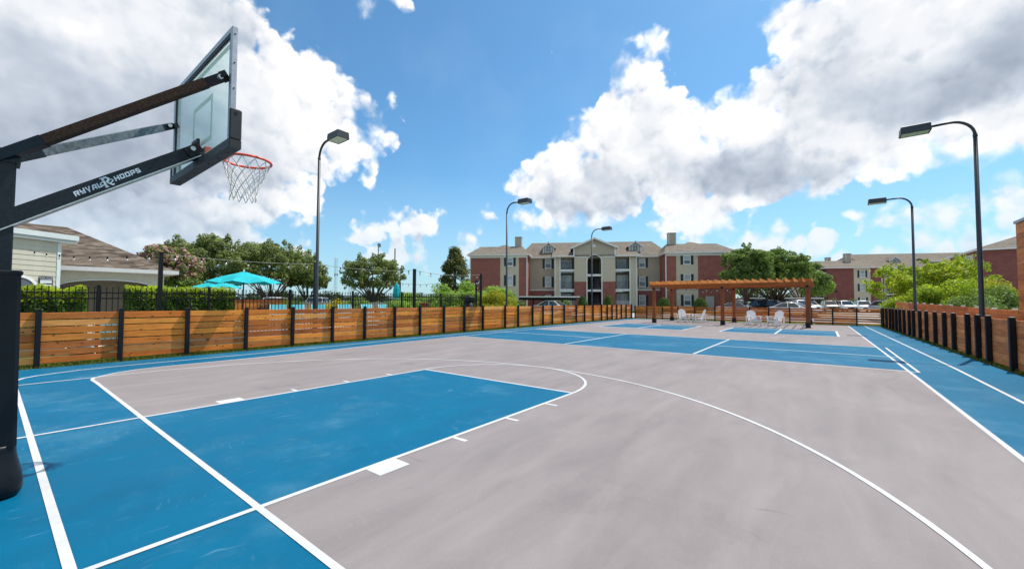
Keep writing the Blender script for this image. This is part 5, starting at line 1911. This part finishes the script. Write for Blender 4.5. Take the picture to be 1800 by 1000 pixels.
carport('flat carport in front of the left half of the brick apartment building', (-19.6, 38.6, .03), math.radians(37), 6.5, 4.6, 1.96)
carport('flat carport under the leafy trees right of the apartment building', (-.6, 69.5, .03), math.radians(30), 10.5, 5, 2.0)

CARP = {}


def paint(name, c, metal=.35):
    if name not in CARP:
        def b(t):
            pr = t.n('ShaderNodeBsdfPrincipled')
            pr.inputs['Base Color'].default_value = (*c, 1)
            pr.inputs['Metallic'].default_value = metal * .6
            pr.inputs['Roughness'].default_value = .32
            pr.inputs['Coat Weight'].default_value = .7
            pr.inputs['Coat Roughness'].default_value = .06
            return pr.outputs[0]
        CARP[name] = mat('car_paint_' + name, b)
    return CARP[name]


def make_car(label, loc, rz, col, suv=False, group='cars in the parking lot'):
    """front is local -y"""
    t = thing('parked_car', label, 'car', loc, rz, group)
    L, Wd = (4.7, 1.86) if suv else (4.6, 1.80)
    H = 1.72 if suv else 1.44
    belt = 1.05 if suv else .92
    y0 = -L / 2
    # body stations: y, half width, bottom z, top z (belt / bonnet)
    if suv:
        st = [(0, .70, .40, .72), (.12, .84, .28, .92), (.9, .92, .24, 1.02), (1.35, .93, .24, belt), (3.4, .93, .24, belt), (4.4, .91, .28, belt), (4.62, .86, .36, 1.0), (4.7, .78, .45, .85)]
        gh = [(1.05, .82, belt, .78), (1.75, .80, H - .04, .64), (2.6, .80, H, .66), (3.9, .80, H - .03, .66), (4.55, .80, belt + .02, .74)]
    else:
        st = [(0, .66, .36, .58), (.12, .80, .24, .72), (.9, .88, .2, .82), (1.4, .90, .2, belt), (3.3, .90, .2, belt), (4.2, .88, .25, .98), (4.5, .82, .34, .92), (4.6, .74, .42, .75)]
        gh = [(1.2, .80, belt, .74), (2.0, .77, H - .03, .58), (2.6, .77, H, .60), (3.2, .77, H - .04, .58), (4.05, .78, belt + .04, .70)]
    rings = []
    for (y, hw, zb, zt) in st:
        yy = y0 + y
        zm = zb + (zt - zb) * .6
        rings.append([(-hw * .92, yy, zb), (hw * .92, yy, zb), (hw, yy, zb + .12), (hw, yy, zm), (hw * .94, yy, zt - .02), (hw * .80, yy, zt), (-hw * .80, yy, zt), (-hw * .94, yy, zt - .02), (-hw, yy, zm), (-hw, yy, zb + .12)])
    MB().loft(rings).build('body', col, t, True)
    # glasshouse: tinted glass block with painted roof and pillars
    gb = []
    for (y, hb, z, ht) in gh:
        yy = y0 + y
        gb.append((yy, hb, z, ht))
    vs, fs = MB(), None
    ring2 = []
    for (yy, hb, z, ht) in gb:
        k = (z - belt) / (H - belt)
        hw = hb + (ht - hb) * max(0, min(1, k))
        ring2.append([(-hb * .97, yy, belt - .03), (hb * .97, yy, belt - .03), (hw, yy, z - .05), (hw * .82, yy, z - .035), (-hw * .82, yy, z - .035), (-hw, yy, z - .05)])
    MB().loft(ring2).build('windows', CARGLASS, t)
    rf = []
    for (yy, hb, z, ht) in gb[1:4]:
        rf.append([(-ht * 1.03, yy, z - .075), (ht * 1.03, yy, z - .075), (ht * .92, yy, z - .01), (ht * .5, yy, z + .012), (-ht * .5, yy, z + .012), (-ht * .92, yy, z - .01)])
    MB().loft(rf).build('roof', col, t, True)
    for s in (-1, 1):
        pts = [(gb[0], gb[1]), (gb[3], gb[4])]
        for a, b in pts:
            pl = MB().bar((s * (a[1] if a[2] <= belt + .05 else a[3]) * 1.0, a[0], a[2] - .03), (s * (b[1] if b[2] <= belt + .05 else b[3]) * 1.0, b[0], b[2] - .03), .06, .07)
            pl.build('pillar', col, t)
        MB().bar((s * .80, y0 + 2.55, belt - .02), (s * .665, y0 + 2.6, H - .06), .03, .08, (0, 1, 0)).build('pillar', col, t)
    wm = MB().tube([(-.11, 0, 0), (.11, 0, 0)], .33, 20).mesh('wheel', TYRE)
    rm = MB().tube([(-.115, 0, 0), (.115, 0, 0)], .21, 16).mesh('rim', GREYSTEEL)
    for y in (y0 + .88, y0 + L - .95):
        for s in (-1, 1):
            wo2 = inst('wheel', wm, t, (s * (Wd / 2 - .13), y, .33))
            inst('rim', rm, wo2)
    hl = MB()
    for s in (-1, 1):
        z = .80 if suv else .62
        MB().bbox(s * .62 - .17, s * .62 + .17, y0 + .04, y0 + .2, z - .08, z + .05, .02).build('headlight', CHROME, t)
        MB().bbox(s * .70 - .12, s * .70 + .12, y0 + L - .14, y0 + L - .02, z + .05, z + .22, .02).build('tail_light', ORANGE, t)
        MB().bbox(s * (Wd / 2 + .07) - .09, s * (Wd / 2 + .07) + .09, y0 + 1.35, y0 + 1.5, belt - .02, belt + .12, .02).build('mirror', col, t)
    MB().bbox(-.42, .42, y0 - .005, y0 + .1, .5 if suv else .42, .70 if suv else .54, .02).build('grille', BLACK, t)
    return t


WH, SI, GY = paint('white', (.78, .78, .77)), paint('silver', (.48, .49, .50), .8), paint('grey', (.14, .15, .17), .8)
BK, TN, BL = paint('black', (.012, .013, .016)), paint('tan', (.30, .24, .18), .6), paint('dark_blue', (.02, .04, .09), .6)
make_car('white car whose roof shows over the fence in front of the left carport', (-18.0, 37.4, .12), math.radians(95), WH, False)
make_car('beige car at the left end of the row before the farther building', (5.9, 84.2, .03), math.radians(10), TN, True)
make_car('white hatchback facing the court beside the spiky plant', (7.85, 83.2, .03), math.radians(18), WH, True)
make_car('white car parked below the ground-floor window', (9.95, 82.2, .03), math.radians(8), WH, True)
make_car('tan SUV seen from behind right of the clipped round bush', (12.1, 81.6, .03), math.radians(190), TN, True)
make_car('grey car partly hidden by the low cedar wall end', (12.5, 74.6, .03), math.radians(60), SI, True)
make_car('white car nearest the pergola right post, seen over the far fence', (2.7, 50.9, .03), math.radians(70), WH, False)
make_car('dark SUV under the trees behind the nearest white car', (.35, 55.0, .03), math.radians(75), BK, True)
make_car('silver-white car just right of the middle pergola post', (-2.5, 52.2, .03), math.radians(80), SI, False)
make_car('dark blue car under the carport by the tree trunk', (-1.0, 61.5, .03), math.radians(20), BL, True)
make_car('black SUV at the left end of the carport row', (-4.0, 63.0, .03), math.radians(25), BK, True)
make_car('white SUV under the right end of the carport', (2.8, 64.2, .03), math.radians(25), WH, True)
make_car('far silver car beyond the carport on the left', (-2.0, 76, .03), math.radians(30), SI, True)
make_car('far white car beyond the carport on the right', (3.2, 79, .03), math.radians(30), WH, True)
# cars glimpsed through the pool fence
make_car('white van-like car glimpsed through the pool fence under the spreading oak', (-38, 17.2, .1), math.radians(50), WH, True)
make_car('silver car glimpsed through the pool fence right of the oak trunk', (-34, 19.5, .1), math.radians(50), SI, True)

# ================================================================ masts and utility pole
def mast(label, loc, h, w):
    t = thing('lattice_mast', label, 'radio mast', loc, 0, 'distant lattice masts')
    mb = MB()
    cs = [(-w / 2, -w / 2), (w / 2, -w / 2), (0, w / 2)]
    for x, y in cs:
        mb.bar((x, y, 0), (x, y, h), .16, .16, (0, 1, 0))
    n = int(h / (w * 1.2))
    for k in range(n):
        z0, z1 = h * k / n, h * (k + 1) / n
        for i in range(3):
            a, b = cs[i], cs[(i + 1) % 3]
            mb.bar((a[0], a[1], z0), (b[0], b[1], z1), .10, .10)
    mb.build('lattice', GALV, t)
    an = MB()
    for a in range(6):
        q = 2 * PI * a / 6
        an.box(1.4 * math.cos(q) - .25, 1.4 * math.cos(q) + .25, 1.4 * math.sin(q) - .25, 1.4 * math.sin(q) + .25, h * .60, h * .60 + 2.2)
    an.build('antenna_panels', GALV, t)
    return t


mast('left and taller of the two thin lattice masts on the horizon', (-377.8, 210, 0), 44, 2.2)
mast('right and shorter of the two thin lattice masts on the horizon', (-372, 222, 0), 37, 2.0)
up = thing('utility_pole', 'dark utility pole sticking up behind the round grey-green tree', 'utility pole', (-96, 73.7, 0))
MB().tube([(0, 0, 0), (0, 0, 17.2)], [.24, .16], 10).build('pole', TRUNK, up)
MB().bar((-1.0, 0, 13.2), (1.0, 0, 13.2), .14, .14).build('crossarm', TRUNK, up)
ym = thing('utility_pole', 'antenna mast with small dishes rising from the top of the round grey-green tree', 'antenna mast', (-93, 66, 0))
MB().tube([(0, 0, 0), (0, 0, 17.0)], [.2, .12], 10).build('pole', GREYSTEEL, ym)
dm = MB().lathe([(.05, 0), (.55, .15), (.6, .22)], 14)
dm.v = [(z + .1, x, y + 17.0) for x, y, z in dm.v]
dm.build('dish', GREYSTEEL, ym)

# ================================================================ vegetation
def ground_tree(*a, **k):
    return make_tree(*a, **k)


make_tree('oak_tree', 'tall dark olive oak directly behind the pink-blossomed tree', 'tree', (-49.4, 14.9, 0), 8.7, 9.2, 1.9, OAK, 34000, .22, 85, .85, 11, .28, group='oaks beyond the pool')
make_tree('oak_tree', 'broad spreading oak with many forked stems behind the turquoise umbrella', 'tree', (-43.8, 19.2, 0), 8.0, 9.8, 2.2, OAK, 34000, .21, 85, .85, 12, .13, 7, group='oaks beyond the pool', flat=.5)
make_tree('oak_tree', 'young oak trunk and crown at the right edge of the spreading oak', 'tree', (-45.5, 24.0, 0), 6.3, 5.4, 2.4, OAK, 10000, .24, 36, .8, 13, .12, group='oaks beyond the pool')
make_tree('grey_green_tree', 'round grey-green tree standing alone left of the closed umbrella', 'tree', (-43.6, 32.0, 0), 7.8, 8.0, 1.7, OAK, 26000, .20, 75, .72, 21, .24, 1, flat=.45)
make_tree('crape_myrtle', 'pink-blossomed crape myrtle beside the clubhouse roof', 'tree', (-33.8, 8.0, 0), 5.5, 4.7, 1.5, OAK2, 16000, .17, 55, .6, 31, .08, 4, extra=(PINKF, 5200, .17, 3.0))
cm_t = thing('magnolia_tree', 'conical brown-green magnolia at the left end of the brick apartment building', 'tree', (-31.1, 35.3, 0))
rg = random.Random(41)
cl = []
for i in range(110):
    k = rg.random() ** 1.25
    z = 1.3 + k * 6.6
    rad = 2.15 * (1 - ((k - .12) / .9) ** 2) ** .7 if k > .12 else 2.15 * (.75 + k * 2)
    rad = max(.25, rad - .3)
    a = rg.uniform(0, 2 * PI)
    q = rg.uniform(.45, .7)
    cl.append((rad * math.cos(a) * rg.uniform(.6, 1), rad * math.sin(a) * rg.uniform(.6, 1), z, q, q, q * .7))
rng = np.random.default_rng(41)
pp, nr = cloud_points(cl, 17000, .5, rng=rng)
link(bpy.data.objects.new('crown', leaf_mesh('crown', pp, nr, .22, MAGN, .5, rng=rng)), cm_t)
MB().tube([(0, 0, -.1), (0, 0, 4), (0, 0, 7.4)], [.2, .14, .04], 8).build('trunk', TRUNK, cm_t)

make_tree('shade_tree', 'leafy green tree with pointed top just right of the brick apartment building', 'tree', (-1.9, 52.6, .1), 7.8, 5.2, 2.3, OAK2, 26000, .19, 65, .65, 51, .17, 1, group='leafy shade trees in the parking lot', flat=.3)
make_tree('shade_tree', 'wide leafy green tree with thick forked trunk in the middle of the parking lot', 'tree', (.6, 57.4, .1), 7.7, 7.9, 2.4, OAK2, 36000, .19, 85, .72, 52, .2, 3, group='leafy shade trees in the parking lot', flat=.4)
make_tree('shade_tree', 'smaller leafy tree behind the right end of the pergola', 'tree', (2.5, 74.0, .1), 6.3, 7.5, 2.2, OAK2, 20000, .26, 60, .9, 53, .15, 2, group='leafy shade trees in the parking lot', flat=.4)
make_tree('shade_tree', 'pale small tree against the left corner of the farther building', 'tree', (4.3, 92.0, .1), 6.2, 5.2, 1.8, REED, 12000, .26, 40, .8, 54, .12, 2, group='leafy shade trees in the parking lot', flat=.3)
make_tree('shade_tree', 'dim tree far behind the carport left of the white cars', 'tree', (-5.5, 95.0, .1), 7.5, 9, 2, OAK2, 16000, .32, 50, 1.1, 55, .2, 2, group='leafy shade trees in the parking lot', flat=.3)

# right-hand thicket
make_tree('lime_tree', 'thin yellow-green tree with reaching twigs left of the farther right lamp', 'tree', (9.9, 45.5, 0), 4.7, 4.2, 1.2, LIME, 6500, .15, 46, .42, 61, .06, 4, group='yellow-green thicket at right', flat=.1, shell=.3)
make_tree('lime_tree', 'dense bright yellow-green tree between the two right lamp posts', 'tree', (11.6, 42.9, 0), 4.5, 5.2, .5, LIME, 15000, .15, 66, .55, 62, .07, 4, group='yellow-green thicket at right', flat=.1, shell=.35, extra=(LIME2, 3500, .15, .5))
make_tree('cedar_tree', 'feathery light green conifer standing highest in the right thicket', 'tree', (14.6, 51.5, 0), 5.6, 4.4, .6, LIME, 13000, .13, 60, .5, 63, .08, 1, group='yellow-green thicket at right', flat=.0, shell=.35)
make_bush('thicket_bush', 'broad pale-leaved shrub mass low in the right thicket', 'bush', (10.6, 35.5, 0), 1.9, 1.6, 2.95, LIME, 13000, .13, 44, .5, 64, group='yellow-green thicket at right')
make_bush('thicket_bush', 'bright green low shrub at the left end of the low cedar wall', 'bush', (9.55, 38.2, 0), 1.3, 1.1, 2.2, LIME, 7000, .13, 30, .42, 65, group='yellow-green thicket at right')
make_bush('thicket_bush', 'dark green shrub in the middle right of the thicket', 'bush', (12.6, 35.8, 0), 1.7, 1.5, 2.7, OAK2, 11000, .13, 40, .48, 66, group='yellow-green thicket at right')
make_bush('thicket_bush', 'lime shrub beside the tall cedar wall, behind the grey palm', 'bush', (13.7, 38.8, 0), 1.9, 1.7, 3.35, LIME2, 12000, .13, 40, .5, 67, group='yellow-green thicket at right')
make_bush('thicket_bush', 'olive shrub just left of the nearest right lamp post', 'bush', (11.3, 31.6, 0), 1.2, 1.0, 2.0, OAK2, 7000, .11, 28, .4, 68, group='yellow-green thicket at right')


def fan_palm(label, loc, n, L, seed, mt=PALM, h=.4):
    t = thing('palm_plant', label, 'palm', loc)
    rg = random.Random(seed)
    mb = MB()
    for i in range(n):
        a = rg.uniform(0, 2 * PI)
        el = rg.uniform(.15, 1.3)
        d = Vector((math.cos(a) * math.cos(el), math.sin(a) * math.cos(el), math.sin(el)))
        b0 = Vector((0, 0, h))
        l = L * rg.uniform(.75, 1.1)
        side = d.cross(Vector((0, 0, 1))).normalized()
        for k in range(-5, 6):
            dd = (d + side * k * .13).normalized()
            tip = b0 + d * l * .45 + dd * l * .55 - Vector((0, 0, l * .12 * abs(k) / 3))
            base = b0 + d * l * .42
            w = side * .014
            mb.add([tuple(base - w), tuple(base + w), tuple(tip)], [(0, 1, 2)])
        mb.bar(b0, b0 + d * l * .44, .014, .014)
    mb.build('fronds', mt, t)
    MB().tube([(0, 0, -.05), (0, 0, h + .05)], [.14, .12], 8).build('trunk', TRUNK, t)
    return t


fan_palm('grey-green fan palm just left of the tall cedar wall', (11.35, 29.2, 0), 34, 1.5, 71)
fan_palm('sago-like palm behind the pool chairs left of the grey lamp post', (-17.2, 9.7, .27), 36, 1.5, 72, HEDGE, .35)
fan_palm('sago-like palm below the closed umbrella', (-15.4, 14.6, .27), 36, 1.4, 73, HEDGE, .30)
fan_palm('spiky pale plant between the parked cars before the farther building', (7.0, 92.5, .2), 26, 2.4, 74, PALM, .4)


# clipped hedges
def hedge(label, loc, rz, L, Wd, h, n, topn, mt, leaf=.06, seed=1, waves=.05):
    t = thing('hedge', label, 'hedge', loc, rz, 'hedges along the pool fence')
    rng = np.random.default_rng(seed)
    # faces: front, back, top, ends
    def put(cnt, which):
        u, v = rng.random(cnt), rng.random(cnt)
        dep = rng.random(cnt) ** 2 * .22
        if which == 'front':
            p = np.stack([(u - .5) * L, -Wd / 2 + dep, v * h], 1)
            nn = np.tile([0, -1, .2], (cnt, 1))
        elif which == 'back':
            p = np.stack([(u - .5) * L, Wd / 2 - dep, v * h], 1)
            nn = np.tile([0, 1, .2], (cnt, 1))
        elif which == 'top':
            p = np.stack([(u - .5) * L, (v - .5) * Wd, h - dep], 1)
            nn = np.tile([0, -.2, 1], (cnt, 1))
        else:
            s = np.where(rng.random(cnt) < .5, -1, 1)
            p = np.stack([s * (L / 2 - dep), (u - .5) * Wd, v * h], 1)
            nn = np.stack([s, np.zeros(cnt), np.full(cnt, .2)], 1)
        off = np.sin(p[:, 0] * 5.1 + 1) * waves * .6 + np.sin(p[:, 0] * 11.7 + p[:, 2] * 6) * waves * .5
        p[:, 1] += off * (-1 if which != 'back' else 1)
        p[:, 2] += (np.sin(p[:, 0] * 7.3) * waves * .5) * (p[:, 2] / h)
        return p, nn.astype(float)
    ps, ns = zip(put(int(n * .45), 'front'), put(int(n * .2), 'back'), put(int(n * .2), 'top'), put(int(n * .15), 'ends'))
    link(bpy.data.objects.new('foliage', leaf_mesh('foliage', np.concatenate(ps), np.concatenate(ns), leaf, mt, .6, rng=rng)), t)
    p, nn = put(topn, 'top')
    p[:, 2] += rng.random(topn) ** 2 * .17 - .02
    p2, n2 = put(topn // 2, 'front')
    p2[:, 2] = h - rng.random(topn // 2) ** 2 * .30
    link(bpy.data.objects.new('new_growth', leaf_mesh('new_growth', np.concatenate([p, p2]), np.concatenate([nn, n2]), leaf * 1.05, HEDGETOP, .55, rng=rng)), t)
    MB().box(-L / 2 + .22, L / 2 - .22, -Wd / 2 + .20, Wd / 2 - .20, 0, h - .22).build('inner_branches', BROWNL, t)
    return t


hd = Vector((-14.59 + 18.45, 6.37 - 3.4))
hedge('square-clipped dark green hedge with lime new growth below the open umbrella', (-12.5, 4.08, .2), math.radians(90), 2.85, 1.0, 1.60, 20000, 4200, HEDGE, .07, 81)
hedge('looser yellow-topped hedge in front of the clubhouse siding at far left', (-12.6, .62, .2), math.radians(90), 2.3, .9, 1.52, 13000, 5200, HEDGE, .07, 82, .12)

make_bush('mound_bush', 'big golden-green mounded bush in front of the apartment building', 'bush', (-10.6, 18.75, 0), 1.42, 1.42, 2.28, LIME2, 22000, .085, 60, .36, 91)
make_bush('round_bush', 'small round green bush right of the golden mound', 'bush', (-13.4, 24.5, 0), .75, .75, 1.8, TOPI, 6000, .08, 24, .3, 92)
make_bush('reed_bush', 'tall feathery reed-like shrub left of the corner post', 'bush', (-13.4, 16.9, .1), 1.6, 1.4, 2.55, REED, 13000, .12, 46, .42, 93, 'feathery shrubs by the pool corner')
make_bush('reed_bush', 'tall feathery shrub behind the black bin', 'bush', (-13.6, 19.4, .1), 1.7, 1.5, 2.75, REED, 13000, .12, 46, .42, 94, 'feathery shrubs by the pool corner')
make_bush('reed_bush', 'pale feathery shrub rising behind the golden mound bush', 'bush', (-13.2, 21.9, .1), 1.6, 1.5, 3.0, REED, 13000, .12, 46, .42, 95, 'feathery shrubs by the pool corner')
make_bush('reed_bush', 'feathery shrub left of the reeds behind the string-light post', 'bush', (-15.0, 15.2, .1), 1.4, 1.2, 2.2, REED, 9000, .12, 36, .4, 96, 'feathery shrubs by the pool corner')
make_bush('reed_bush', 'low lime shrub behind the thick string-light post right of the closed umbrella', 'bush', (-12.6, 13.6, .1), 1.5, .9, 1.75, REED, 9000, .11, 34, .36, 120, 'feathery shrubs by the pool corner')
make_bush('flower_bush', 'yellow-flowering bush between the grey lamp post and the round tree', 'bush', (-16.0, 11.3, .2), 1.5, 1.0, 1.45, YELLOWF, 7000, .075, 40, .32, 97)
make_bush('flower_bush', 'green leafy base of shrubs under the yellow flowers', 'bush', (-15.3, 11.5, .2), 1.6, .9, 1.2, HEDGE, 9000, .085, 36, .32, 98)
make_bush('low_shrub', 'mixed green shrub row below the round grey-green tree', 'bush', (-16.8, 13.2, .2), 1.6, 1.2, 1.65, OAK2, 10000, .09, 40, .36, 99)
make_bush('low_shrub', 'purple-brown rounded shrub behind the first pool chairs', 'bush', (-17.2, 8.5, .2), 1.25, .9, 1.22, BROWNL, 9000, .07, 34, .32, 100)
make_bush('low_shrub', 'round clipped bush before the left recess of the apartment building', 'bush', (-21.5, 44.5, .2), 1.5, 1.2, 2.0, OAK2, 7000, .12, 30, .45, 102)
for i, (x, y, hh, lb) in enumerate(((-18.55, 44.97, 2.15, 'pointed topiary bush left of the arched entrance'), (-16.04, 46.91, 2.15, 'pointed topiary bush right of the arched entrance'),
                                    (-10.55, 51.13, 1.9, 'domed topiary bush seen left of the second pergola post'), (-6.97, 53.89, 1.9, 'domed topiary bush left of the grey utility cabinet'))):
    t = thing('topiary_bush', lb, 'bush', (x, y, .1), 0, 'topiary bushes before the apartment building')
    rng = np.random.default_rng(200 + i)
    k = rng.random(6000)
    z = k * hh
    rad = (.72 if i < 2 else .85) * np.power(np.maximum(0, 1 - k ** (1.6 if i < 2 else 2.6)), .62) + .05
    a = rng.uniform(0, 2 * PI, 6000)
    q = rad * (1 - .25 * rng.random(6000) ** 2)
    pp = np.stack([q * np.cos(a), q * np.sin(a), z], 1)
    nn = np.stack([np.cos(a), np.sin(a), np.full(6000, .5)], 1)
    link(bpy.data.objects.new('foliage', leaf_mesh('foliage', pp, nn, .10, TOPI, rng=rng)), t)
    MB().lathe([(.30, .05), (.5, .6), (.35, hh * .6), (.05, hh * .9)], 10).build('inner_branches', BROWNL, t)
for i, (x, y, lb) in enumerate(((5.4, 98, 'clipped dark bush at the left corner of the farther building'), (9.6, 95, 'rounded bush between the white cars before the farther building'), (13.6, 96, 'clipped round bush behind the tan SUV'))):
    make_bush('round_bush', lb, 'bush', (x, y, .2), 1.2, 1.2, 2.2, TOPI, 4500, .15, 22, .5, 110 + i, 'bushes before the farther building')

# distant treeline all round: one mass
rng = np.random.default_rng(300)
NT_ = 150
cls = []
for i in range(NT_):
    a = math.radians(-80 + 110 * (i + rng.random()) / NT_)
    d = rng.uniform(230, 330)
    hgt = rng.uniform(4, 8.0)
    for k in range(5):
        cls.append((5 + d * math.sin(a) + rng.uniform(-4, 4), d * math.cos(a) + rng.uniform(-4, 4), hgt * rng.uniform(.35, .8), rng.uniform(2.2, 4.2), rng.uniform(2.2, 4.2), hgt * .3))
pp, nr = cloud_points(cls, 52000, .4, rng=rng)
pp[:, 2] = np.maximum(pp[:, 2], .2)
o = bpy.data.objects.new('far_treeline', leaf_mesh('far_treeline', pp, nr, .95, FAROAK, .8, rng=rng))
tag(link(o), kind='stuff')
